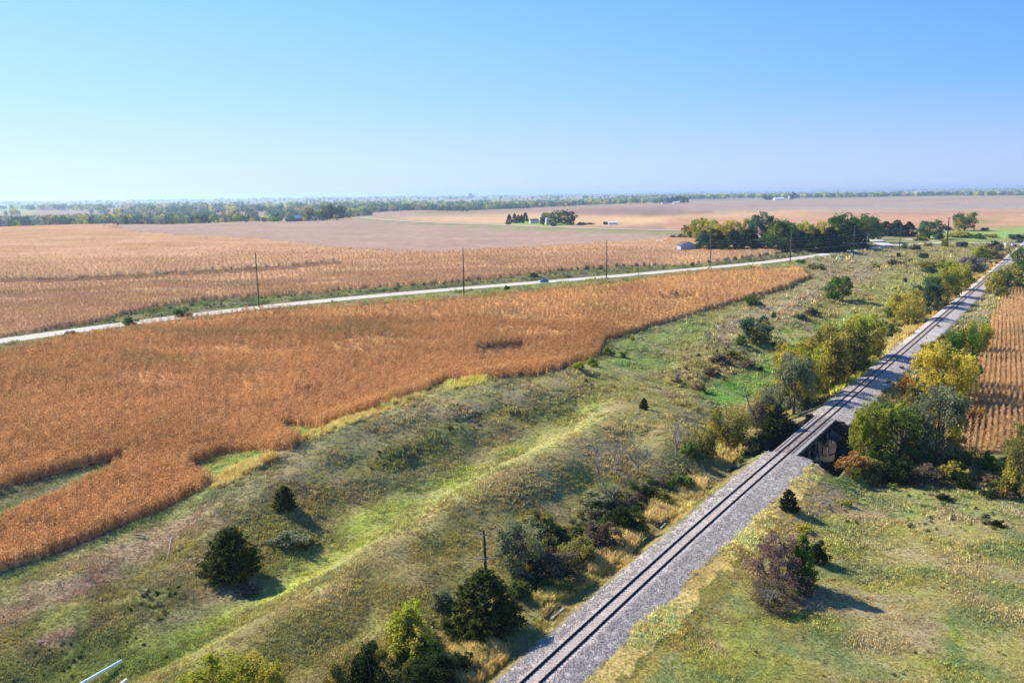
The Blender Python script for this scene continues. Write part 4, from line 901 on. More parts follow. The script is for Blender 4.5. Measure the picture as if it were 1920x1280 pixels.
def bare_mesh(seed, leaf=0):
    rg = random.Random(seed); mb = MB(); ends = []
    def br(p, d, L, r, lv):
        q = p + d * L; m_ = p + d * L * .5 + Vector((rg.uniform(-1, 1), rg.uniform(-1, 1), 0)) * L * .05
        mb.tube([p, m_, q], [r, r * .85, r * .7], 5 if lv < 2 else 3, False)
        if lv >= 4: ends.append(q); return
        for _ in range(4 if lv < 3 else 3):
            ax = Vector((rg.uniform(-1, 1), rg.uniform(-1, 1), rg.uniform(-.2, .6))).normalized(); nd = (d + ax * rg.uniform(.4, .75)).normalized()
            nd.z = abs(nd.z) * .7 + .35; br(p + d * L * rg.uniform(.45, 1), nd.normalized(), L * rg.uniform(.5, .8), r * .6, lv + 1)
    br(Vector((0, 0, -.03)), Vector((0, 0, 1)), .34, .015, 0)
    me = mb.mesh("branches", M['greybark']); zs = [v.co.z for v in me.vertices]; k = 1 / max(zs); 
    xs = max(abs(v.co.x) for v in me.vertices)
    for v in me.vertices: v.co.z *= k; v.co.x *= .5 / xs; v.co.y *= .5 / xs
    E = np.array([[e.x * .5 / xs, e.y * .5 / xs, e.z * k] for e in ends]); r2 = np.random.default_rng(seed); E = E[r2.random(len(E)) < .55]; E = np.repeat(E, 2, 0) + r2.normal(size=(len(E) * 2, 3)) * .03
    nn = r2.normal(size=E.shape); nn /= np.linalg.norm(nn, axis=1)[:, None]; V, Fq = quads(E, nn, .022 * r2.uniform(.6, 1.4, len(E)), r2)
    return me, new_mesh("leaves", V, Fq, M['leaf'], False, {'lv': np.repeat(r2.random(len(E)), 4), 'cv': np.repeat(r2.random(len(E)), 4)})
LODS = {'hi': (11000, .030), 'mid': (4200, .047), 'lo': (1500, .078), 'tiny': (420, .15)}
_tm = {}
def tree_meshes(shape, lod, var):
    k = (shape, lod, var)
    if k not in _tm:
        if shape == 'bare': b, l = bare_mesh(50 + var); _tm[k] = (l, b)
        else:
            n_, ls = LODS[lod]; sd = hash_(shape) + var * 13; cm, tips = crown(shape, sd, n_, ls * (.62 if shape == 'dome' else 1))
            rg = np.random.default_rng(sd)
            tm = limb_mesh("trunk", tips[:14], M['bark'] if shape != 'shrub' else M['greybark'], rg, {'round': .03, 'tall': .03, 'cedar': .010, 'spruce': .014}.get(shape, .016), multi=shape in ('shrub', 'dome', 'sumac')); _tm[k] = (cm, tm)
    return _tm[k]
def hash_(s): return sum(ord(c) * (i + 3) for i, c in enumerate(s)) * 7
KN = {'round': ("broadleaf_tree", "crown", "trunk"), 'tall': ("broadleaf_tree", "crown", "trunk"), 'shrub': ("shrub", "foliage", "stems"), 'dome': ("shrub", "foliage", "stems"), 'sumac': ("shrub", "foliage", "stems"),
      'cedar': ("cedar_tree", "crown", "trunk"), 'spruce': ("spruce_tree", "crown", "trunk"), 'bare': ("bare_tree", "leaves", "branches")}
CT = {'shrub': "shrub", 'dome': "shrub", 'sumac': "shrub"}
PAL = dict(D=(.040, .062, .021), G=(.095, .18, .026), M=(.14, .20, .045), Y=(.36, .37, .045), W=(.58, .46, .06), O=(.25, .225, .06), S=(.26, .27, .14), C=(.062, .078, .022), T=(.30, .26, .21), B=(.085, .14, .08), P=(.23, .145, .125), R=(.44, .24, .07), K=(.20, .155, .095))
tcount = 0
def place_tree(shape, P, h, wd, col, yel, label, group=None, hpx=None):
    global tcount
    tcount += 1; nm, cn, tn = KN[shape]; hpx = hpx or 30
    lod = 'hi' if hpx > 62 else 'mid' if hpx > 32 else 'lo' if hpx > 14 else 'tiny'
    cm, tm = tree_meshes(shape, lod, tcount % (3 if lod != 'tiny' else 4))
    r_ = empty(nm, (float(P[0]), float(P[1]), float(P[2])), random.Random(tcount).uniform(0, 6.28), label, CT.get(shape, "tree"), group)
    for n_, me in ((cn, cm), (tn, tm)):
        if lod == 'tiny' and n_ == tn and hpx < 9: continue
        o = link(n_, me, r_); o.scale = (wd, wd, h)
        if n_ == cn:
            c = PAL[col]; k = .88 + .24 * random.Random(tcount * 7).random(); o.color = (c[0] * k, c[1] * k, c[2] * k, yel)
    return r_
def tree(shape, px, by, ty, wpx, col, yel, label, group=None, shift=.3):
    P = at(px, by); r = math.hypot(P[0], P[1]); d = float((P - CP) @ FW); wd = wpx * d / F * {'round': 1.12, 'tall': 1.15, 'spruce': 1.55, 'dome': 1.0}.get(shape, 1.08)
    u = P[:2] / r; Q_ = P[:2] + u * wd * shift; z = float(height(Q_[0], Q_[1])); z = min(z, P[2] + 1.0)
    lo, hi = .2, 60.0
    for _ in range(30):
        mid = (lo + hi) / 2
        if proj(np.array([Q_[0], Q_[1], z + mid]))[1] > ty: lo = mid
        else: hi = mid
    return place_tree(shape, (Q_[0], Q_[1], z - .05), lo, wd, col, yel, label, group, by - ty)
TREES = """
round 1334 462 428 40 D 0|dark leafy tree behind the spruces under the golden trees
round 1388 464 430 40 B 0|dark blue green tree behind the spruces at the middle of the grove
round 1448 470 440 44 G 0|low bright green tree in the front of the tallest grey green tree
round 1518 470 436 40 M 0|green tree filling the gap behind the large front spruce
shrub 1470 474 452 60 D 0|dark undergrowth along the front of the grove
shrub 1575 474 448 60 D 0|dark undergrowth by the road under the tall wide green tree
round 1645 450 422 24 B 0|dark rounded tree just left of the three junction spruces
round 1480 705 640 60 O .25|olive tree tucked behind the bright yellow one by the green creek bed
tall 1560 700 606 60 Y .3|yellow green crown rising between the olive gold trees
shrub 1600 700 640 60 O .2|olive brush under the tall yellow crowned tree
shrub 1690 800 745 70 Y .1|lime green brush between the two nearest right side trees
shrub 1830 800 750 40 R .1|tan brush at the edge of the right maize rows
cedar 535 962 911 44 C 0|small dark cedar with a notched top casting a long shadow on the grassy mound
cedar 437 1098 990 112 C .0|broad dark cedar with olive sprays alone in the lower left meadow
shrub 470 1120 1092 60 K 0|low grey brown shrub at the foot of the broad lower left cedar
shrub 545 1040 985 85 S 0|loose grey green shrub in the hollow between the two left cedars
shrub 575 1030 1000 60 O .2|olive shrub with yellow leaves in the hollow right of the broad cedar
cedar 908 1200 1070 138 C 0|large dark cedar in front of the broken telegraph pole
shrub 830 1152 1084 62 S 0|pale grey green willow bush left of the large trackside cedar
shrub 765 1250 1096 135 Y .42|olive and orange mottled tree left of the large trackside cedar
shrub 812 1325 1203 128 D 0|dark green bush at the bottom edge below the orange mottled tree
shrub 880 1190 1130 70 O .2|olive bush tucked left under the large trackside cedar
shrub 690 1335 1170 112 D .12|dark bush with yellow sprigs at the bottom edge
shrub 640 1330 1200 80 O .3|olive yellow bush at the bottom edge left of the dark ones
tall 425 1345 1243 150 Y .4|bright yellow green treetop at the bottom edge
tall 515 1345 1240 50 Y .8|yellow leaved sapling top at the bottom edge
shrub 868 1270 1215 60 D 0|dark shrub in shade below the large trackside cedar
tall 975 1085 972 88 S 0|airy grey green sapling thicket right of the broken telegraph pole
shrub 968 1128 1078 48 M 0|small mid green bush right of the large trackside cedar
shrub 1045 1098 1015 105 K 0|dark brown brush below the grey green saplings
shrub 1085 1070 990 100 O 0|olive brush midway in the trackside thicket
shrub 1130 1045 960 100 K 0|dark olive brush beside the tall orange grass
shrub 1172 1005 930 80 D 0|darkest round bush in the thicket under the bare trees
shrub 1060 1120 1075 80 O .15|low olive bush above the ballast
shrub 1010 1010 940 90 O .15|yellowish olive brush above the broken telegraph pole
shrub 1115 960 915 80 S .1|pale brush under the bare trees
shrub 1240 950 912 60 O .1|olive brush above the middle orange grass
shrub 1275 925 880 70 M 0|green olive low brush left of the pale timber
cedar 1260 938 922 26 D 0|tiny dark conifer above the upper orange grass
bare 1122 908 826 42 Y .5|leftmost thin tree with yellow twigs on the trackside slope
bare 1155 898 828 40 T 0|second thin bare tree from the left on the trackside slope
bare 1196 897 822 46 T 0|forked bare tree standing right of the slender ones on the slope
bare 1173 936 880 34 T 0|lowest thin bare tree just above the dark bush
bare 1267 862 792 40 T 0|lone bare tree right of the group on the slope
bare 1145 952 890 44 Y .6|twiggy grey tree with yellow leaves low on the slope
shrub 1322 862 783 66 O .15|dense olive bush left of the yellow orange tree before the bridge
round 1362 850 763 78 O .45|rounded tree with yellow orange leaves before the bridge
shrub 1300 868 820 40 M .1|green bush at the left foot of the dense olive bush
cedar 1207 768 746 18 D 0|tiny dark cedar on the crest of the mound
cedar 1452 822 758 62 D 0|dark cedar just left of the bridge
shrub 1425 800 735 55 K 0|grey brown brush above the dark cedar by the bridge
shrub 1445 775 700 60 S .1|grey leafless thicket behind the dark cedar by the bridge
tall 1488 785 668 72 S .12|tall grey green trackside tree beyond the bridge
tall 1480 740 645 66 W .6|bright yellow tree on the meadow side of the trackside thicket
tall 1512 760 652 70 Y .5|yellow green tree right of the bright yellow one
shrub 1515 770 725 60 M 0|green bush at the foot of the thicket beyond the bridge
tall 1545 738 615 80 O .45|olive gold tree in the middle of the trackside thicket
tall 1580 720 608 84 O .2|darker olive tree in the middle of the trackside thicket
tall 1618 690 592 74 Y .55|tall yellow crowned tree at the far end of the trackside thicket
shrub 1590 715 670 70 D 0|dark shaded brush under the thicket beside the ballast
shrub 1430 755 725 40 Y .5|low yellow shrub by the green creek bed
shrub 1668 632 598 46 M 0|low green bush beside the short pole
shrub 1650 618 596 36 B 0|small bluish bush right of the short pole
round 1698 612 546 66 Y .5|round yellow topped tree alone left of the rails
shrub 1668 598 556 26 M 0|narrow green shrub left of the round yellow topped tree
shrub 1724 588 555 26 Y .7|small yellow shrub right of the round yellow topped tree
round 1738 584 528 50 B 0|bluish green tree in the row left of the rails
round 1757 576 510 52 M .3|mid green and yellow tree in the row left of the rails
tall 1778 562 500 40 Y .3|yellow green tree in the row left of the rails
tall 1798 548 490 40 Y .55|golden topped tree at the far end of the row left of the rails
shrub 1818 532 512 36 M .2|low green bush at the foot of the golden topped tree
shrub 1742 590 568 30 S 0|grey shrub below the bluish green tree
shrub 1826 512 468 46 T 0|grey leafless thicket left of the far rails
shrub 1808 502 475 36 T 0|paler leafless thicket behind the grey one
shrub 1858 486 447 44 K 0|purplish bare thicket near the level crossing
shrub 1838 492 450 46 Y .25|yellow green brush behind the purplish thicket
shrub 1866 470 446 34 D 0|dark green shrub nearest the level crossing
shrub 1775 508 482 60 Y .15|wide yellow green brush left of the leafless thickets
shrub 1740 505 484 50 O .1|olive brush at the left end of the wide yellow one
shrub 1745 512 498 34 B 0|low dark green brush in front of the olive brush
round 1683 880 758 108 M 0|big green tree above the creek right of the bridge
tall 1625 868 752 66 Y .1|lime green tree nearest the bridge on the right
shrub 1672 915 830 90 D 0|dark bush at the foot of the big green creek tree
shrub 1600 888 838 66 R .1|rust brown bush at the creek mouth by the bridge
shrub 1640 900 850 60 O .2|olive tan bush between the bridge and the big green tree
tall 1752 880 728 92 S .3|pale half bare tree right of the big green creek tree
shrub 1735 915 860 80 K 0|brown shaded brush at the foot of the half bare tree
shrub 1795 880 815 80 O .1|olive brush at the near corner of the right maize field
shrub 1720 772 700 60 O .3|olive yellow bush left of the tan clearing by the right trees
round 1762 770 645 104 W .45|large rounded yellow tree right of the rails
tall 1800 740 612 60 G 0|dark green tree behind the large rounded yellow tree
round 1826 672 600 52 Y .6|bright yellow green tree at the maize field corner
tall 1790 660 620 40 M .1|green tree left of the bright yellow green one
shrub 1745 672 628 50 O .45|olive gold shrub leaning over the right ballast
shrub 1768 648 620 44 O .2|small olive shrub up the right ballast edge
shrub 1770 800 735 90 O .25|olive tan shrub below the large rounded yellow tree
shrub 1700 742 690 40 R .25|orange tan low shrub near the dark timber heaps
shrub 1850 885 835 52 G 0|vivid dark green bush below the right maize field
sumac 1786 912 866 64 O .7|flat topped sumac with yellow leaves over the shaded creek
shrub 1806 922 872 50 D 0|dark bush behind the flat topped sumac
sumac 1876 895 864 36 O .7|small yellow sumac right of the vivid green bush
tall 1915 945 800 74 O .15|tall olive tree cut by the right edge above the creek
shrub 1895 925 880 60 D 0|dark brush under the olive tree at the right edge
shrub 1860 910 885 50 K 0|reddish brown weeds below the vivid green bush
round 1888 548 500 50 M .4|green and yellow tree right of the rails near the maize corner
tall 1862 552 508 34 Y .75|pure yellow tree right of the rails near the maize corner
shrub 1880 560 530 44 O .2|olive brush under the two trees near the maize corner
tall 1914 512 462 34 M .2|green tree against the right edge near the far rails
round 1571 566 517 46 G 0|round bright green tree standing alone in the middle meadow
round 1418 648 591 58 B .25|rounded dark tree with green yellow top above the green creek bed
shrub 1389 650 620 30 M .1|green bush left of the rounded dark creek tree
shrub 1455 652 638 26 D 0|low dark brush right of the rounded dark creek tree
round 1408 576 551 24 G 0|small round dark green tree at the maize edge
shrub 1424 575 560 18 B 0|tiny shrub right of the small tree at the maize edge
shrub 1449 596 583 14 G 0|single bright green bush on the tan mound
bare 1328 663 612 18 T 0|slender leafless sapling in the middle meadow
shrub 1522 592 570 36 K 0|brown brush heap on the tan mound
shrub 1500 600 582 30 S 0|grey brush beside the brown brush heap
shrub 1350 690 658 60 K 0|brown creek bank brush left of the green creek bed
shrub 1378 675 650 50 O .1|olive creek bank brush above the brown one
shrub 1330 705 682 40 K 0|dark brush at the cut bank
shrub 1270 720 704 26 K 0|rusty brush on the cut bank left of the creek
shrub 1312 735 715 28 K 0|small rusty brush on the cut bank above the creek
shrub 1400 690 672 50 K 0|dull brown brush in the creek bend
shrub 1426 695 683 14 D 0|tiny black green bush in the creek bend
cedar 1099 719 710 9 D 0|minute dark seedling near the mound top path
shrub 1085 694 672 34 Y .2|lime brush at the tip of the maize edge
shrub 1110 688 664 30 Y .15|second lime bush along the maize edge
shrub 1140 668 640 24 Y .1|pale lime sapling at the step in the maize edge
shrub 1168 672 654 18 M .1|light green weed clump right of the pale lime sapling
shrub 1186 640 628 12 Y .1|tiny lime weed tuft on the maize edge
dome 1462 1120 978 140 P 0|large dome of leafless red purple brush in the right meadow
dome 1455 1150 1070 120 K 0|brown brush at the foot of the red purple dome
cedar 1499 1112 1003 58 G 0|bright green juniper inside the red purple brush
shrub 1532 1062 998 46 D .0|dark olive shrub behind the bright green juniper
shrub 1508 1002 975 40 Y .75|golden weeds above the red purple dome
bare 1440 1150 1100 48 T 0|grey dead twigs at the near foot of the purple dome
cedar 1478 960 918 38 D 0|small open cedar beside the right ballast
shrub 1590 950 931 22 Y .35|little yellow bush in the grey weeds beyond the small open cedar
shrub 1846 984 954 30 S .1|small silvery tree in the right meadow
shrub 1870 990 968 30 D 0|dark weed clump right of the small silvery tree
bare 1408 1228 1204 12 T 0|grey dead snag in the lower right grass
shrub 1770 942 922 40 D 0|dark low bush in the green strip at right
cedar 1152 1055 1038 18 D 0|tiny dark conifer beside the lowest timber
shrub 134 632 615 32 S 0|pale green roadside shrub nearest the left edge
shrub 244 612 589 34 G 0|bright roadside shrub between two others on the left
shrub 341 596 572 38 G 0|widest green roadside shrub in front of the pale road
shrub 951 544 532 16 G 0|small green shrub on the near verge below the car
shrub 1000 520 508 22 D 0|dark shrub on the far verge behind the car
shrub 1298 500 488 14 G .2|green shrub beside the yellow warning sign
shrub 1500 494 484 24 M 0|low brush at the foot of the pole by the maize tip
shrub 1530 506 492 50 O .2|olive yellow brush beyond the maize tip
shrub 1640 502 490 30 Y .1|yellow green brush in the upper meadow
shrub 1685 482 471 14 D 0|dark round bush on the upper mound
shrub 1672 497 482 24 K 0|tallest brown bush on the upper mound
shrub 1690 498 487 20 K 0|shorter brown bush beside the tallest one on the upper mound
shrub 1707 491 482 10 D 0|small dark dot of a bush on the upper mound
shrub 1730 484 470 28 B 0|dark brush below the road junction
shrub 1698 530 518 12 D 0|small dark shrub in the upper green hollow
shrub 1695 467 452 16 M 0|green shrub at the foot of the junction pole
shrub 1716 470 455 26 B 0|bluish roadside brush right of the junction pole
shrub 1740 463 452 24 O 0|olive roadside brush before the thick pole
shrub 1771 462 441 22 Y .1|tall yellow green brush at the foot of the thick pole
shrub 1728 452 440 30 O .3|tan brush below the rounded green tree
shrub 1835 448 434 36 M 0|green hedge brush beyond the far road
shrub 1862 446 436 30 Y .1|yellow green brush beyond the far road
shrub 1905 450 436 36 B 0|dark thicket beyond the level crossing
shrub 1800 446 430 70 Y .1|broad lime brush beyond the far road
shrub 1776 432 420 20 B 0|small bush left of the lone field tree
round 1808 433 396 40 M .35|lone large tree standing before the rusty field
shrub 1845 432 425 22 D 0|low bush right of the lone field tree
round 1742 448 412 44 G 0|rounded bright green tree left of the thick pole
shrub 1762 450 432 24 B 0|dark bush right of the rounded bright green tree
spruce 1660 443 414 26 D 0|leftmost dark spruce of the three by the junction
spruce 1680 444 412 28 D 0|middle dark spruce of the three by the junction
spruce 1702 444 415 26 D 0|rightmost dark spruce of the three by the junction
shrub 1648 440 408 26 K .4|half bare tree with orange leaves behind the bend
shrub 1612 444 430 24 B 0|dark bush beside the bend of the side road
spruce 1555 474 425 38 D 0|dark spruce at the left of the roadside pair
spruce 1590 468 415 54 D 0|widest dark spruce right at the roadside
round 1578 462 401 62 G 0|tall wide green tree behind the roadside spruces
round 1604 460 402 50 M 0|full green tree behind the widest spruce
round 1628 455 403 42 G 0|green tree at the right end of the grove
tall 1540 464 414 32 W .8|orange yellow tree rising behind the grove
tall 1555 466 428 30 O .4|olive gold tree before the tall wide green one
round 1508 466 416 40 Y .25|lime topped tree in the middle of the grove
spruce 1527 474 428 44 D 0|large dark spruce at the front of the grove
spruce 1502 470 432 34 D 0|dark spruce left of the large front one
round 1480 466 420 36 G 0|dark green tree between lime and bright green ones
round 1461 465 411 50 G .12|bright green rounded tree at the grove front
spruce 1487 470 436 24 D 0|narrow dark spruce below the lime topped tree
round 1428 462 400 54 B .05|tallest grey green tree of the grove
shrub 1428 466 440 50 B 0|dark understorey below the tallest grey green tree
tall 1402 458 411 28 Y .35|yellow green tree left of the tallest one
tall 1372 458 411 36 W .7|widest golden yellow tree of the grove
tall 1350 460 418 32 W .6|second golden yellow tree of the grove
spruce 1402 470 428 38 D 0|dark spruce under the yellow green tree
spruce 1375 472 430 40 D 0|dark spruce under the widest golden tree
spruce 1346 472 432 36 D 0|dark spruce under the second golden tree
spruce 1320 471 436 34 B 0|leftmost dark spruce of the grove front
tall 1312 452 408 38 Y .3|yellow green tree at the left end of the grove
tall 1336 455 411 32 Y .35|lime tree between the left end and the golden trees
tall 1293 450 421 32 O .25|dull olive tree left of the grove
shrub 1303 450 432 30 B 0|bluish bush under the dull olive tree
shrub 1278 449 434 24 B 0|dark bush at the end of the hedge left of the grove
shrub 1262 449 437 20 B 0|outermost low bush left of the grove
shrub 1306 470 452 20 G 0|green bush at the corner of the blue grey barn
spruce 955 418 401 9 D 0|leftmost of the five slim spruces by the white farmhouse
spruce 965 418 399 9 K 0|brownish second of the five slim spruces by the white farmhouse
spruce 972 418 402 8 D 0|middle one of the five slim spruces by the white farmhouse
spruce 978 418 402 8 D 0|fourth of the five slim spruces by the white farmhouse
spruce 985 415 398 9 D 0|rightmost and tallest of the five slim spruces by the white farmhouse
shrub 953 421 414 16 G 0|rounded bush under the leftmost slim spruce
tall 1017 422 406 10 D 0|dark tree between the two white farmhouses
round 1024 419 397 16 O .3|olive tree over the white farmhouse roof
round 1042 422 396 26 M .2|left of the two big trees right of the farmhouse
round 1064 422 394 32 B .1|right and taller of the two big trees right of the farmhouse
shrub 1038 424 414 20 M 0|light bush in front of the farmhouse trees
shrub 1090 422 415 22 B 0|dark hedge right of the farmhouse trees
shrub 1106 421 416 20 B 0|thin end of the dark hedge right of the farmhouse
shrub 527 413 396 34 D 0|dark bushy tree left of the blue roofed barn
shrub 546 413 405 10 D 0|small dark bush right of the bushy tree by the barn
round 574 401 385 20 W .4|orange yellow tree behind the blue roofed barn
round 588 404 390 18 O .1|grey green tree behind the small white house
round 606 412 394 26 Y .2|yellow green tree before the left farm
round 620 408 382 26 M .1|mid green tree at the left farm
round 638 409 382 32 B 0|large dark tree at the right end of the left farm
shrub 562 414 405 26 S 0|grey green shrubs before the blue roofed barn
round 445 408 395 20 S .3|pale tree left of the left farm
round 390 412 399 24 B 0|dark round tree at the far field edge
shrub 401 416 411 7 D 0|dot of a bush below the dark round tree
shrub 462 416 411 6 D 0|dot of a bush midway on the far field edge
shrub 247 419 400 13 B 0|narrow dark tree at the far left field edge
shrub 210 420 413 14 B 0|low dark bush left of the narrow dark tree
shrub 197 421 415 8 B 0|tiny bush at the left end of the field edge row
shrub 141 421 416 10 B 0|tiny bush standing alone on the hazy field crest
shrub 330 413 407 18 M .2|low pale bushes along the far field edge
shrub 277 417 412 8 B 0|tiny bush right of the narrow dark tree
shrub 867 396 388 9 B 0|dark lone bush in the tan field before the woods
shrub 876 396 391 6 B 0|smaller companion of the dark lone bush in the tan field
shrub 1240 381 372 12 B 0|left bush of the distant farm clump
round 1256 381 369 18 B .1|left tree of the distant farm clump
round 1272 380 367 22 B .1|middle tree of the distant farm clump
round 1284 381 370 14 D 0|dark right tree of the distant farm clump
round 1485 374 361 16 B 0|tree beside the distant white silo
round 1440 375 364 22 M .1|tree left of the distant white shed
"""
for ln in TREES.strip().split("\n"):
    a, lab = ln.split("|"); f = a.split()
    tree(f[0], float(f[1]), float(f[2]), float(f[3]), float(f[4]), f[5], float(f[6]), lab)
print("trees", tcount)
# low tangled scrub on the trackside slope: too dense to count
def scrub_zone(poly, n, h0, h1, cols, seed):
    rg = np.random.default_rng(seed); poly = np.array(poly, float); px = rg.uniform(poly[:, 0].min(), poly[:, 0].max(), n * 3); py = rg.uniform(poly[:, 1].min(), poly[:, 1].max(), n * 3)
    m = samp(pmask(poly), px, py, True); px, py = px[m][:n], py[m][:n]; P = pick_fn(px, py, height); P[:, 2] -= .1
    return P, rg.uniform(h0, h1, len(P)), np.array([PAL[cols[i]] for i in rg.integers(0, len(cols), len(P))]) * rg.uniform(.7, 1.15, (len(P), 1))
Z_ = [scrub_zone([(960, 1120), (1000, 1040), (1060, 990), (1110, 950), (1200, 910), (1300, 880), (1270, 905), (1215, 940), (1195, 985), (1150, 1005), (1110, 1050), (1080, 1085), (1010, 1120)], 230, 1.3, 2.6, "DDOKOKM", 3),
      scrub_zone([(1420, 800), (1440, 730), (1500, 690), (1560, 650), (1640, 640), (1650, 665), (1600, 690), (1570, 710), (1500, 760), (1460, 790)], 120, 2.0, 4.2, "OOKDYM", 4),
      scrub_zone([(1590, 900), (1620, 830), (1700, 720), (1740, 680), (1790, 620), (1800, 760), (1800, 860), (1830, 900), (1700, 925)], 170, 1.5, 3.6, "OOMKRY", 5),
      scrub_zone([(1690, 560), (1760, 520), (1840, 455), (1880, 450), (1870, 480), (1790, 560), (1730, 590)], 90, 1.8, 4.0, "OYKBM", 6),
      scrub_zone([(0, 632), (167, 606), (300, 573), (450, 556), (640, 543), (840, 530), (940, 520), (1057, 507), (1173, 497), (1280, 496), (1387, 486), (1471, 475), (1520, 470), (1520, 477), (1450, 487), (1280, 501), (1140, 514), (1040, 521), (907, 531), (773, 543), (640, 554), (483, 569), (367, 581), (300, 590), (133, 615), (0, 634)], 620, .7, 1.7, "DKDOM", 21),
      scrub_zone([(760, 862), (800, 820), (880, 775), (925, 765), (935, 785), (860, 812), (800, 850)], 60, .5, 1.1, "DOKO", 11),
      scrub_zone([(690, 880), (705, 850), (760, 835), (790, 850), (740, 880)], 40, .4, .9, "DOKO", 12), scrub_zone([(230, 1150), (260, 1110), (330, 1095), (350, 1120), (300, 1165)], 50, .4, .9, "DOKO", 13),
      scrub_zone([(480, 960), (520, 940), (640, 960), (640, 1010), (560, 1060), (500, 1010)], 60, .3, .8, "DOOS", 14), scrub_zone([(0, 1280), (60, 1200), (250, 1190), (330, 1230), (100, 1290)], 60, .3, .7, "DODM", 15),
      scrub_zone([(1375, 872), (1390, 840), (1425, 815), (1440, 818), (1422, 842), (1400, 862)], 22, 1.5, 2.6, "DDO", 16), scrub_zone([(1240, 700), (1300, 660), (1400, 640), (1430, 680), (1330, 730), (1270, 730)], 60, .8, 1.8, "KKOS", 17),  # first zone is scrub added left of the bridge to block sunlight
      scrub_zone([(1560, 1140), (1700, 1060), (1920, 1050), (1920, 1280), (1300, 1280)], 70, .25, .6, "OSYK", 18), scrub_zone([(1540, 940), (1700, 900), (1920, 940), (1920, 1000), (1600, 1000)], 70, .4, 1.0, "OSMK", 19),
      scrub_zone([(640, 1290), (760, 1180), (860, 1160), (900, 1230), (850, 1290)], 60, 1.0, 2.2, "DOOM", 7),
      scrub_zone([(1830, 870), (1925, 850), (1990, 940), (1850, 935)], 60, 1.2, 2.6, "KODR", 8)]
SP_ = np.concatenate([z[0] for z in Z_]); SH_ = np.concatenate([z[1] for z in Z_]); SCc = np.concatenate([z[2] for z in Z_])
M['winst'] = leaf_mat('woodland_leaves_far', 'INST', .2, .4)
def scrub_proto(k):
    cm, _ = crown('shrub', 700 + k, 700, .075); cm = cm.copy(); cm.name = "scrub_clump"; cm.materials.clear(); cm.materials.append(M['winst']); return clump_obj("scrub_clump", cm)
scatter("scrub", SP_, rnd.uniform(0, 6.28, len(SP_)), SH_, np.clip(SCc, .01, .8), rnd.integers(0, 4, len(SP_)), [scrub_proto(k) for k in range(4)], M['winst'], "low tangled olive and brown scrub filling the trackside slopes", "scrub")
# far woodland: one mass of hazy trees in the valleys and along the far hedgerows
def tiny_proto(k):
    cm, _ = crown(['round', 'tall', 'round', 'shrub'][k % 4], 900 + k, 230, .15); cm = cm.copy(); cm.name = "woodland_tree"; cm.materials.clear(); cm.materials.append(M['winst']); return clump_obj("woodland_tree", cm)
WPR = [tiny_proto(k) for k in range(5)]
def belt(n, px0, px1, r0f, r1f, hmin=9, hmax=17, clump=0.0, seed=1):
    rg = np.random.default_rng(seed); px = rg.uniform(px0, px1, n); a = np.arctan((px - 960) / F); t = (px - px0) / (px1 - px0)
    r0 = np.interp(t, np.linspace(0, 1, len(r0f)), r0f); r1 = np.interp(t, np.linspace(0, 1, len(r1f)), r1f); r = r0 + (r1 - r0) * rg.random(n)
    x, y = r * np.sin(a), r * np.cos(a); k = fbm(x + seed * 50, y, 3, 260) > clump; x, y = x[k], y[k]
    return np.stack([x, y, height(x, y)], -1), rg.uniform(hmin, hmax, k.sum())
B_ = [belt(2600, -150, 700, (1450, 1500, 1650, 1750), (2300, 2400, 2500, 2500), 10, 17, -.12, 1), belt(2600, -150, 950, (2500, 2600, 2700), (4500, 4500, 4200), 10, 18, .0, 2),
      belt(1300, 640, 1000, (2300, 2600, 2900), (2900, 3200, 3500), 10, 17, -.5, 3), belt(1300, 960, 1260, (3000, 3600), (3700, 4400), 10, 17, -.3, 4),
      belt(3000, 1150, 2080, (4300, 4700, 4200), (5200, 5600, 5000), 11, 19, -.04, 5), belt(9000, -150, 2080, (5500, 5500), (16000, 16000), 11, 20, .2, 6),
      belt(60, 420, 640, (1330, 1400), (1440, 1500), 4, 9, -.2, 8), belt(40, -60, 420, (1300, 1360), (1380, 1460), 3, 7, 0, 9)]
WP = np.concatenate([b[0] for b in B_]); WH = np.concatenate([b[1] for b in B_])
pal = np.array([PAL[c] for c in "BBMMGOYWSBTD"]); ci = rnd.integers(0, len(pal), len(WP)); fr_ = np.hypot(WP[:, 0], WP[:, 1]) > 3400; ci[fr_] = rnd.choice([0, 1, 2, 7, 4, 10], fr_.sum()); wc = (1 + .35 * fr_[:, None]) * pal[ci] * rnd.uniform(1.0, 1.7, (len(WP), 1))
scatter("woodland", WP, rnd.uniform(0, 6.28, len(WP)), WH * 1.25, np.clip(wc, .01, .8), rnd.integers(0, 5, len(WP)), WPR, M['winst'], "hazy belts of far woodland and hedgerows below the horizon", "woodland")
print("woods", len(WP))
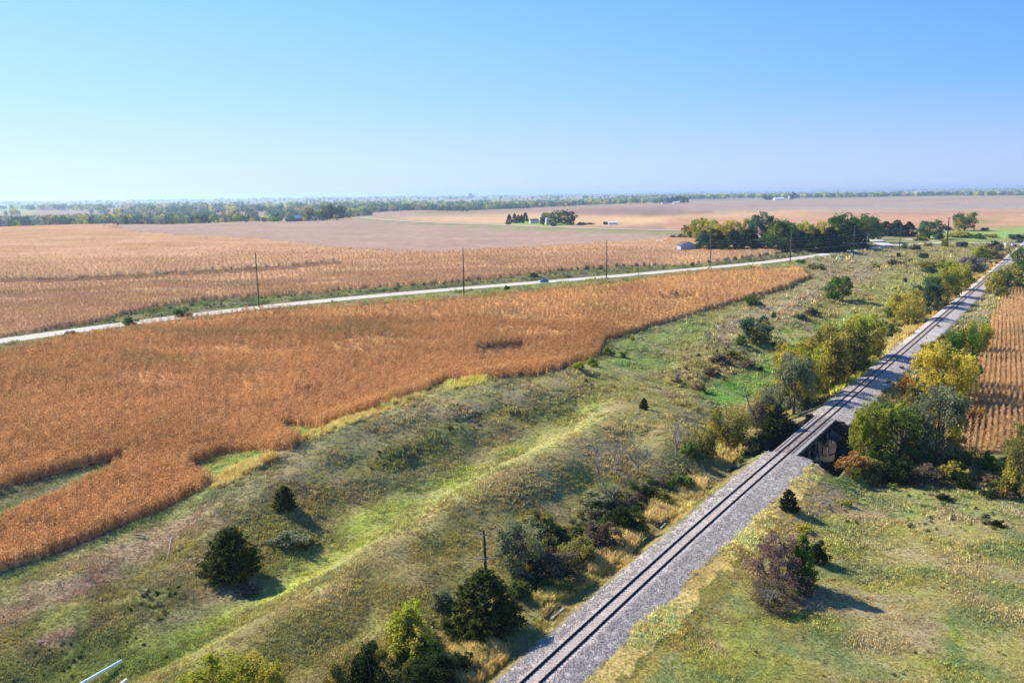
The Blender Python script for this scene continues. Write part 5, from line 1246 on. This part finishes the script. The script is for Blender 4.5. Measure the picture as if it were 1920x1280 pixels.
# ------------------------------------------------------------------ poles and wires
M['pole'] = simple("weathered_pole", (.13, .095, .075), .9, var=.4, nscale=1.5)
M['dpole'] = simple("dark_tarred_pole", (.055, .042, .036), .85, var=.4, nscale=1.5)
M['insul'] = simple("pale_insulator", (.55, .54, .52), .5)
M['wire'] = simple("aluminium_wire", (.45, .45, .46), .5)
M['white'] = simple("white_paint", (.78, .78, .76), .6, var=.12)
M['black'] = simple("black_rubber", (.02, .02, .02), .7)
M['glass'] = simple("dark_window_glass", (.05, .07, .09), .12, var=.2)
def top_h(P, ty):
    lo, hi = .5, 80.
    for _ in range(30):
        mid = (lo + hi) / 2
        if proj(np.array([P[0], P[1], P[2] + mid]))[1] > ty: lo = mid
        else: hi = mid
    return lo
PL = [(-60, 640, 520, 'pole'), (486, 577, 473, 'pole'), (870, 553, 464, 'pole'), (1137, 522, 450, 'pole'), (1331, 504, 437, 'pole'), (1481, 498, 435, 'pole'), (1599, 487, 423, 'pole'), (1686, 469, 416, 'pole'), (1775, 461, 407, 'dpole')]
names = ["tall slim pole beyond the left frame edge", "tall slim power pole with pale crossarm standing left in the picture by the road", "tall slim power pole between the left one and the car", "tall slim power pole right of the car", "tall power pole standing before the blue grey barn and grove", "tall power pole at the tip of the near maize field", "tall power pole in front of the widest roadside spruce", "tall power pole below the road junction", "thick dark pole at the far road near the lone tree"]
pp = []
for k, (px, by, ty, mt) in enumerate(PL):
    P = at(px, by) if k else None
    if k == 0: continue
    pp.append([P, top_h(P, ty)])
d_ = pp[0][0] - pp[1][0]; P_1 = pp[0][0] + d_ * 1.25; P_1[2] = height(P_1[0], P_1[1]); pp.insert(0, [P_1, pp[0][1]])
ATT = [(.995, 0), (.81, 1), (.73, -1), (.645, 1)]; ATL = [(.475, -1.1), (.475, 1.1)]
att = []
for k, (P, H) in enumerate(pp):
    t = pp[min(k + 1, 8)][0] - pp[max(k - 1, 0)][0]; a = math.atan2(t[0], t[1]); nx, ny = math.cos(a), -math.sin(a)
    if k == 0 and False: continue
    thick = 1.9 if k == 8 else 1.0; e = empty("power_pole", (*P[:2], P[2] - .1), -a, names[k], "power pole", "power poles along the country road")
    MB().tube([(0, 0, 0), (0, 0, H * .5), (0, 0, H)], [.27 * thick, .23 * thick, .17 * thick], 10).build("mast", M[PL[k][3]], e, True)
    pts = []
    for f, s in ATT[1:]:
        mb = MB().tube([(0, 0, H * f), (s * .75, 0, H * f + .12)], [.05, .04], 6)
        for q in range(4): mb.tube([(s * (.25 + q * .12), 0, H * f + .04 + .02 * q), (s * (.30 + q * .12), 0, H * f + .05 + .02 * q)], .09, 8)
        mb.build("insulator", M['insul'], e)
    if k < 8:
        mb = MB().box((0, .14, H * .475), (2.7, .12, .14)); mb.build("crossarm", M['greywood'] if k != 1 else M['white'], e)
        for s in (-1.1, 1.1, -.6): MB().tube([(s, .14, H * .475 + .07), (s, .14, H * .475 + .22)], [.05, .035], 6).build("pin_insulator", M['insul'], e)
    if k in (3, 5): MB().tube([(.35, .1, H * .42), (.35, .1, H * .42 + .8)], .22, 10).build("transformer", M['insul'], e)
    att.append([np.array([P[0] + nx * s * .75, P[1] + ny * s * .75, P[2] + H * f + .1]) for f, s in ATT] + [np.array([P[0] + nx * s, P[1] + ny * s, P[2] + H * f + .2]) for f, s in ATL])
wn = ["topmost thin wire of the roadside power line", "upper conductor of the roadside power line", "second conductor from the top on the roadside power line", "third conductor from the top on the roadside power line", "left low wire on the crossarms of the roadside power line", "right low wire on the crossarms of the roadside power line"]
for w_ in range(6):
    mb = MB()
    for k in range(8 if w_ < 4 else 7):
        A_, B2 = att[k][w_], att[k + 1][w_]; L = np.linalg.norm(B2 - A_); pts = [A_ + (B2 - A_) * t - np.array([0, 0, 4 * L * .012 * t * (1 - t)]) for t in np.linspace(0, 1, 13)]
        mb.tube(pts, .02 if w_ == 0 else .03, 4, False)
    tag(mb.build("power_line", M['wire']), wn[w_], "wire", "wires of the roadside power line")
for px, by, ty, lab in ((1580, 466, 440, "short service pole before the dark spruces of the grove"), (1695, 446, 430, "short service pole with a crossarm right of the junction pole"), (1653, 634, 597, "short grey telegraph stub left of the rails"), (1887, 452, 436, "thin far pole near the level crossing"), (1843, 502, 478, "thin pole inside the leafless thicket")):
    P = at(px, by); H = top_h(P, ty); e = empty("service_pole", (*P[:2], P[2] - .1), .6, lab, "pole")
    MB().tube([(0, 0, 0), (0, 0, H)], [.14, .1], 8).build("mast", M['pole'], e, True)
    if px != 1653: MB().box((0, .1, H * .93), (2.2, .1, .12)).build("crossarm", M['pole'], e)
# broken telegraph pole with two crossarms
P = at(911, 1078); H = top_h(P, 992); P[2] -= .2
e = empty("telegraph_pole", P, .12, "broken old telegraph pole with two crossarms behind the large cedar", "telegraph pole")
MB().tube([(0, 0, 0), (-.05, 0, H * .5), (-.18, 0, H * 1.02)], [.20, .18, .13], 9).build("mast", M['creo'], e, True)
for f, wl, wr, sk in ((.92, 1.35, 1.15, -.03), (.42, 1.3, 1.55, -.05)):
    MB().box(((wr - wl) / 2 - .12, -.18, H * f), (wl + wr, .1, .11), 0, 0, -sk).build("crossarm", M['greywood'], e)
    for x in (-1.0, -.75, .3, .8): MB().tube([(x - .12, -.18, H * f + .05), (x - .12, -.18, H * f + .2)], [.03, .02], 6).build("pin", M['insul'] if x < 0 else M['creo'], e)
MB().box((0, -.16, H * .39 + .0), (.06, .05, .9), 0, 0, .7).build("brace", M['greywood'], e)
# leaning pole by the creek
P0 = at(1420, 806); e = empty("telegraph_pole", P0, 0, "leaning weathered telegraph pole with splintered top by the creek", "telegraph pole")
Hh = 7.6; tx = np.array([(1393 - 1420) * float((P0 - CP) @ FW) / F, .6, 0]); tp_ = np.array([tx[0], tx[1], Hh * .82])
for _ in range(30):
    q = proj(P0 + tp_); tp_[0] += (1392 - q[0]) * .02; tp_[2] += (q[1] - 722) * .02
MB().tube([(0, 0, -.3), tuple(tp_ * .5), tuple(tp_)], [.17, .15, .11], 8).build("mast", M['greywood'], e, True)
MB().tube([tuple(tp_ * .93 + np.array([-.5, 0, .6])), tuple(tp_ * .93), tuple(tp_ * .72 + np.array([1.3, 0, -.1]))], .05, 5).build("crossarm", M['creo'], e)
MB().tube([tuple(tp_ * .9), (.2 + tp_[0] * .35, .3, tp_[2] * .4), (1.0, .3, 0)], .03, 4).build("guy_wire", M['creo'], e)
# bleached posts and sticks
for px, by, tx_, ty, lab in ((1327, 893, 1314, 872, "bleached broken post leaning left by the dense olive bush"), (1320, 884, 1308, 880, "second short bleached post beside the leaning one")):
    P = at(px, by); H = top_h(P, ty); MBo = MB().tube([(0, 0, -.1), ((tx_ - px) / 13, .1, H)], [.12, .08], 7); tag(MBo.build("post", M['greywood']), lab, "post"); bpy.context.view_layer.update(); bpy.data.objects[-1] if False else None
    COL.objects[-1].location = P
A1, A2 = at(323, 1012), at(313, 1052); o = MB().tube([tuple(A1 + [0, 0, .5]), tuple((A1 + A2) / 2 + [0, 0, .35]), tuple(A2 + [0, 0, .2])], [.1, .08, .05], 7).build("fallen_pole", M['greywood']); tag(o, "bleached pole lying in the tan grass left of the broad cedar", "fallen pole")
# white pipes
M['pipe'] = simple("pale_plastic_pipe", (.72, .78, .84), .35, var=.08)
def pipe(a, b, r, lab):
    P, Q_ = at(*a), at(*b); P[2] += .6; Q_[2] += .6; d = (Q_ - P); L = np.linalg.norm(d); e = empty("pipe", P, 0, lab, "pipe"); mb = MB(); n = 16; d = d / L
    u = np.cross(d, [0, 0, 1]); u /= np.linalg.norm(u); v = np.cross(u, d); V = []
    for (t, rr_) in ((0, r), (L, r), (L, r * .86), (0, r * .86)):
        for k in range(n): a_ = 6.28318 * k / n; V.append(tuple(d * t + (u * math.cos(a_) + v * math.sin(a_)) * rr_))
    Fc = []
    for s in range(4):
        for k in range(n): Fc.append((s * n + k, s * n + (k + 1) % n, ((s + 1) % 4) * n + (k + 1) % n, ((s + 1) % 4) * n + k))
    mb.add(V, Fc).build("tube", M['pipe'], e, True)
    V2 = [tuple(d * (L * .985) + (u * math.cos(6.28318 * k / n) + v * math.sin(6.28318 * k / n)) * r * .84) for k in range(n)]; MB().add(V2, [tuple(range(n))]).build("plug", M['creo'], e)
    return e
pipe((95, 1325), (229, 1248), .17, "long pale blue white pipe lying in the grass at the bottom left corner")
pipe((195, 1318), (238, 1284), .17, "second shorter visible pale pipe below the long one at the bottom left")
# ------------------------------------------------------------------ car
M['carpaint'], t = nmat("metallic_blue_grey_paint"); b = N(t, 'ShaderNodeBsdfPrincipled'); b.inputs['Base Color'].default_value = (.09, .19, .33, 1); b.inputs['Metallic'].default_value = .5; b.inputs['Roughness'].default_value = .3; out(t, b.outputs[0])
M['chrome'] = simple("alloy_rim", (.5, .5, .52), .35, .8)
M['lamp'] = simple("clear_lamp_glass", (.7, .72, .74), .15); M['red'] = simple("red_tail_lamp", (.35, .03, .02), .3)
def ground_dir(px):                                      # road direction at a pixel column
    L = ROADS['road'][0]; qx, _ = proj(L); k = int(np.argmin(np.abs(qx - px))); d = L[min(k + 2, len(L) - 1)] - L[k - 2]; return math.atan2(d[1], d[0]), L[k]
ang, Pc = ground_dir(1003); nrm = np.array([math.sin(ang), -math.cos(ang)])
e = empty("car", (Pc[0] + nrm[0] * 1.7, Pc[1] + nrm[1] * 1.7, Pc[2] + .12), ang + math.pi, "blue grey sedan driving on the pale road", "car")
def loft(secs, nm, mat, par):
    V = []; Fc = []; n = len(secs[0]); [V.extend(s) for s in secs]
    for i in range(len(secs) - 1):
        for k in range(n): Fc.append((i * n + k, i * n + (k + 1) % n, (i + 1) * n + (k + 1) % n, (i + 1) * n + k))
    Fc += [tuple(range(n))[::-1], tuple((len(secs) - 1) * n + k for k in range(n))]; return MB().add(V, Fc).build(nm, mat, par)
def sec(x, w, z0, z1, b=.08): return [(x, -w, z0 + b), (x, -w + b, z0), (x, w - b, z0), (x, w, z0 + b), (x, w * .98, (z0 + z1) / 2), (x, w - b * 1.5, z1), (x, -w + b * 1.5, z1), (x, -w * .98, (z0 + z1) / 2)]
loft([sec(x, w, z0, z1) for x, w, z0, z1 in ((2.35, .62, .34, .58), (2.25, .80, .26, .70), (1.5, .90, .22, .86), (.8, .92, .22, .95), (-1.0, .92, .22, .98), (-1.8, .90, .24, 1.0), (-2.25, .82, .28, .92), (-2.4, .68, .4, .8))], "body", M['carpaint'], e)
loft([sec(x, w, z0, z1, .05) for x, w, z0, z1 in ((1.05, .76, .88, .95), (.35, .70, .90, 1.36), (-.3, .69, .92, 1.45), (-.95, .68, .92, 1.40), (-1.75, .74, .92, 1.02))], "cabin_glass", M['glass'], e)
loft([sec(x, w, z0, z1, .04) for x, w, z0, z1 in ((.38, .66, 1.33, 1.385), (-.3, .68, 1.40, 1.48), (-.98, .64, 1.35, 1.425))], "roof", M['carpaint'], e)
for x in (-.35, .38): 
    for sy in (-1, 1): MB().box((x, sy * .735, 1.14), (.07, .05, .5), 0, -sy * .12).build("pillar", M['carpaint'], e)
for x in (1.48, -1.45):
    for sy in (-1, 1):
        wh = MB().tube([(x, sy * .78, .33), (x, sy * .94, .33)], .33, 18).build("wheel", M['black'], e, False); MB().tube([(x, sy * .93, .33), (x, sy * .955, .33)], .2, 14).build("rim", M['chrome'], wh)
for sy in (-1, 1):
    MB().box((2.2, sy * .62, .64), (.22, .3, .13)).build("headlight", M['lamp'], e); MB().box((-2.3, sy * .64, .78), (.16, .28, .15)).build("tail_light", M['red'], e)
    MB().box((.75, sy * 1.0, .98), (.12, .18, .13)).build("wing_mirror", M['carpaint'], e)
# ------------------------------------------------------------------ road signs and small roadside things
M['yellow'] = simple("yellow_sign_face", (.85, .52, .02), .5, var=.05)
M['steel'] = simple("galvanised_steel", (.4, .41, .42), .45, .6)
for px, by, ty, lab in ((1190, 513, 502, "yellow diamond warning sign on the far verge right of the slim pole"), (1289, 503, 489, "yellow diamond warning sign next to the green shrub before the barn")):
    P = at(px, by); H = top_h(P, ty); s = min(.75, H * .3); e = empty("road_sign", P, .1, lab, "road sign", "yellow warning signs on the far verge")
    MB().box((0, 0, H * .5 - .1), (.07, .05, H)).build("post", M['steel'], e); o = MB().box((0, -.05, 0), (s * 1.5, .03, s * 1.5), 0, 0, math.pi / 4).build("sign_plate", M['yellow'], e); o.location = (0, 0, H - s)
for px, by, ty, lab in ((1100, 514, 508, "small white marker plate in the dark verge left of the yellow sign"), (1372, 495, 489, "small white marker plate before the grove"), (1476, 484, 479, "white roadside mailbox plate beside the maize tip pole")):
    P = at(px, by); H = top_h(P, ty); e = empty("marker_post", P, .2, lab, "marker"); MB().box((0, 0, H * .4), (.06, .05, H * .9)).build("post", M['steel'], e); MB().box((0, -.04, H * .82), (.5, .03, .6)).build("plate", M['white'], e)
# ------------------------------------------------------------------ buildings
M['roofg'] = simple("grey_shingle_roof", (.16, .16, .17), .8); M['roofb'] = simple("blue_metal_roof", (.10, .22, .42), .5); M['redb'] = simple("barn_red_boards", (.30, .07, .05), .8)
M['blueg'] = simple("blue_grey_barn_metal", (.33, .42, .55), .5, var=.2); M['brroof'] = simple("rust_brown_roof", (.13, .08, .07), .7); M['wsheet'] = simple("white_sheeting", (.75, .75, .74), .5, var=.1)
M['conc'] = simple("concrete", (.42, .40, .37), .9)
def building(px, by, W_, D_, H, R, yaw, wall, roof, lab, nm="house", cat="house", wins=(3, 2), chim=False, door=True, over=.35, dist=None, hip=False):
    P = at(px, by) if dist is None else dist; e = empty(nm, (P[0], P[1], P[2] - .2), yaw, lab, cat); w, d = W_ / 2, D_ / 2
    MB().prism([(-d, 0), (d, 0), (d, H), (0, H + R), (-d, H)], -w, w, 'x').build("walls", wall, e)
    o_ = over; sl = R / d; V = []; th = .18
    for s in (-1, 1):
        mb = MB(); pr = [(s * (d + o_), H - o_ * sl + .03), (0, H + R + .03), (0, H + R + .03 + th), (s * (d + o_), H - o_ * sl + .03 + th)]
        mb.prism(pr if s > 0 else pr[::-1], -w - o_, w + o_, 'x').build("roof_slope", roof, e)
    nx, ny = wins
    for k in range(nx):
        x = -w + W_ * (k + .5) / nx
        for s in (-1, 1):
            for l in range(ny):
                if door and l == 0 and k == nx // 2 and s == -1: continue
                z = 1.5 + l * 2.8
                if z + .6 > H: continue
                f = MB().box((x, s * (d + .03), z), (1.2, .1, 1.5)).build("window", M['white'], e); MB().box((x, s * (d + .09), z), (.95, .05, 1.25)).build("pane", M['glass'], f)
    for s in (-1, 1):
        if nx: f = MB().box((s * (w + .03), 0, 1.5), (.1, 1.2, 1.5)).build("window", M['white'], e); MB().box((s * (w + .09), 0, 1.5), (.05, .95, 1.25)).build("pane", M['glass'], f)
    if door: dr_ = MB().box((-w + W_ * (nx // 2 + .5) / max(nx, 1), -d - .04, 1.1), (1.1, .1, 2.1)).build("door", M['creo'], e); MB().box((-w + W_ * (nx // 2 + .5) / max(nx, 1) + .4, -d - .12, 1.1), (.08, .06, .12)).build("handle", M['steel'], dr_)
    if chim: MB().box((w * .3, 0, H + R), (.8, .8, 1.8)).build("chimney", M['redb'], e)
    return e
building(1001, 418.5, 13, 8, 4.0, 2.6, .25, M['white'], M['roofg'], "low white farmhouse with grey roof between spruces and the taller house", chim=True)
building(1029, 421, 9, 9, 6.6, 3.2, .1, M['white'], M['wsheet'], "taller white two storey farmhouse with bright roof half hidden by trees", chim=True, wins=(3, 2))
building(1287, 472, 11.0, 11, 5.2, 2.4, math.radians(92), M['blueg'], M['brroof'], "blue grey gabled barn sunk behind the maize at the left of the grove", "barn", "barn", (0, 0), False, False, .6)
building(1137, 421, 8, 5, 3.0, 1.0, .1, M['creo'], M['roofg'], "black shed in the field right of the white farmhouse", "shed", "shed", (0, 0), False, False, .2)
building(1149, 421, 13, 5, 2.8, 1.0, .1, M['wsheet'], M['wsheet'], "long white shed beside the black one in the field", "shed", "shed", (0, 0), False, False, .2)
building(1222, 455, 19, 4, 1.5, .5, .12, M['wsheet'], M['wsheet'], "long low white covered shed at the edge of the pale field", "shed", "shed", (0, 0), False, False, .2)
building(563, 411, 24, 14, 5.5, 5.0, .15, M['redb'], M['roofb'], "red barn with a blue roof at the left farm", "barn", "barn", (0, 0), False, True, .5)
building(587, 411.5, 8, 7, 3.4, 1.8, .2, M['white'], M['roofg'], "small white house right of the blue roofed barn", wins=(2, 1))
building(597, 408, 7, 6, 5.6, 2.4, .1, M['white'], M['white'], "narrow white shed under the yellow green tree at the left farm", "shed", "shed", (0, 0), False, False, .2)
building(1247, 382.2, 30, 12, 4.5, 2.5, .1, M['white'], M['roofg'], "white farm building left in the distant tree clump", "barn", "barn", (0, 0), False, False)
building(1268, 382, 26, 12, 4.5, 2.5, .0, M['white'], M['white'], "white farm building right in the distant tree clump", "barn", "barn", (0, 0), False, False)
building(1460, 375, 44, 22, 5, 6, .1, M['white'], M['white'], "big white barn far away left of the white silo", "barn", "barn", (0, 0), False, False)
building(1812, 366.5, 46, 20, 5, 4, .1, M['white'], M['white'], "white barn in the far right tree belt", "barn", "barn", (0, 0), False, False)
building(1803, 463, 6.5, 5, 3.2, .8, .3, M['black'], M['black'], "small black shed between the far road and the meadow", "shed", "shed", (0, 0), False, False, .2)
building(1640, 442, 9, 7, 3.2, 1.8, .3, M['blueg'], M['roofg'], "bluish house glimpsed between the grove and the junction spruces", wins=(2, 1))
building(520, 383, 30, 18, 6, 4, .2, M['white'], M['white'], "pale farm building far off in the hazy left woods", "barn", "barn", (0, 0), False, False)
building(586, 382, 20, 14, 5, 4, .2, M['white'], M['roofg'], "second pale farm building in the hazy woods above the left farm", "barn", "barn", (0, 0), False, False)
def far_at(px, r): a = math.atan((px - 960) / F); x, y = r * math.sin(a), r * math.cos(a); return np.array([x, y, float(height(x, y))])
# silo, elevator, water tower, mast
P = at(1480, 374.5); e = empty("silo", P, 0, "white cylindrical silo beside the big distant barn", "silo"); MB().tube([(0, 0, 0), (0, 0, 14)], 4.5, 18).build("drum", M['white'], e, True); MB().tube([(0, 0, 14), (0, 0, 16.5)], [4.6, .6], 18).build("dome_roof", M['steel'], e, True)
P = far_at(887, 9500); e = empty("grain_elevator", P, 0, "hazy grain elevator standing on the horizon left of centre", "grain elevator")
for x in (-24, -8, 8, 24): MB().tube([(x, 0, 0), (x, 0, 38)], 8.2, 12).build("silo_drum", M['conc'], e, True)
MB().box((-2, 0, 46), (34, 12, 18)).build("headhouse", M['conc'], e)
P = far_at(1815, 9000); e = empty("water_tower", P, 0, "white water tower on the right horizon", "water tower"); MB().tube([(0, 0, 0), (0, 0, 34)], [5, 3.4], 12).build("stem", M['white'], e, True); MB().tube([(0, 0, 32), (0, 0, 36), (0, 0, 42), (0, 0, 46)], [3, 9, 9, 2], 14).build("tank", M['white'], e, True)
P = far_at(1857, 7000); e = empty("silo", P, 0, "pair of slim white silos on the right horizon", "silo"); [MB().tube([(x, 0, 0), (x, 0, 26)], 4, 12).build("drum", M['white'], e, True) for x in (-6, 8)]
P = far_at(1020, 8000); e = empty("radio_mast", P, 0, "thin radio mast on the horizon right of centre", "mast"); MB().tube([(0, 0, 0), (0, 0, 95)], [1.3, .8], 6).build("mast", M['steel'], e)
# ------------------------------------------------------------------ level crossing
for px, py, lab in ((1886, 460, "pale signal cabinet left of the level crossing"), (1898, 461, "second pale signal cabinet nearer the rails")):
    P = at(px, py); e = empty("signal_cabinet", P, .4, lab, "cabinet"); MB().box((0, 0, 1.1), (2.0, 1.5, 2.0)).build("case", M['white'], e); MB().box((0, 0, 2.16), (2.3, 1.8, .12)).build("lid", M['blueg'], e); MB().box((0, -.78, 1.05), (.9, .05, 1.5)).build("door", M['blueg'], e)
for px, py, lab in ((1893, 463, "railway crossing signal mast left of the rails"), (1912, 452, "railway crossing signal mast beyond the rails")):
    P = at(px, py); e = empty("crossing_signal", P, .4, lab, "crossing signal"); MB().tube([(0, 0, 0), (0, 0, 4.4)], .08, 8).build("mast", M['steel'], e)
    for s in (-1, 1): MB().box((0, -.12, 4.0), (1.3, .04, .22), 0, 0, s * math.pi / 4).build("crossbuck_board", M['white'], e); MB().tube([(s * .4, -.1, 2.9), (s * .4, -.25, 2.9)], .16, 12).build("lamp", M['black'], e)
HZTOP = max(CH + 9, float(GZ.max()) + 30); HZBOT = float(GZ.min()) - 1
# ------------------------------------------------------------------ haze: one box of air around everything
HZ = MB().box((0, 0, (HZTOP + HZBOT) / 2), (64000, 64000, HZTOP - HZBOT)).V
hm, t = nmat("pale_autumn_haze")
pv = N(t, 'ShaderNodeVolumePrincipled'); pv.inputs['Color'].default_value = (.52, .72, 1.0, 1); pv.inputs['Density'].default_value = 0.85e-4; pv.inputs['Anisotropy'].default_value = .55
o_ = t.nodes.new('ShaderNodeOutputMaterial'); t.links.new(pv.outputs[0], o_.inputs['Volume'])
hb = MB(); hb.box((0, 0, (HZTOP + HZBOT) / 2), (64000, 64000, HZTOP - HZBOT)); hz = hb.build("haze", hm); tag(hz, kind="stuff")
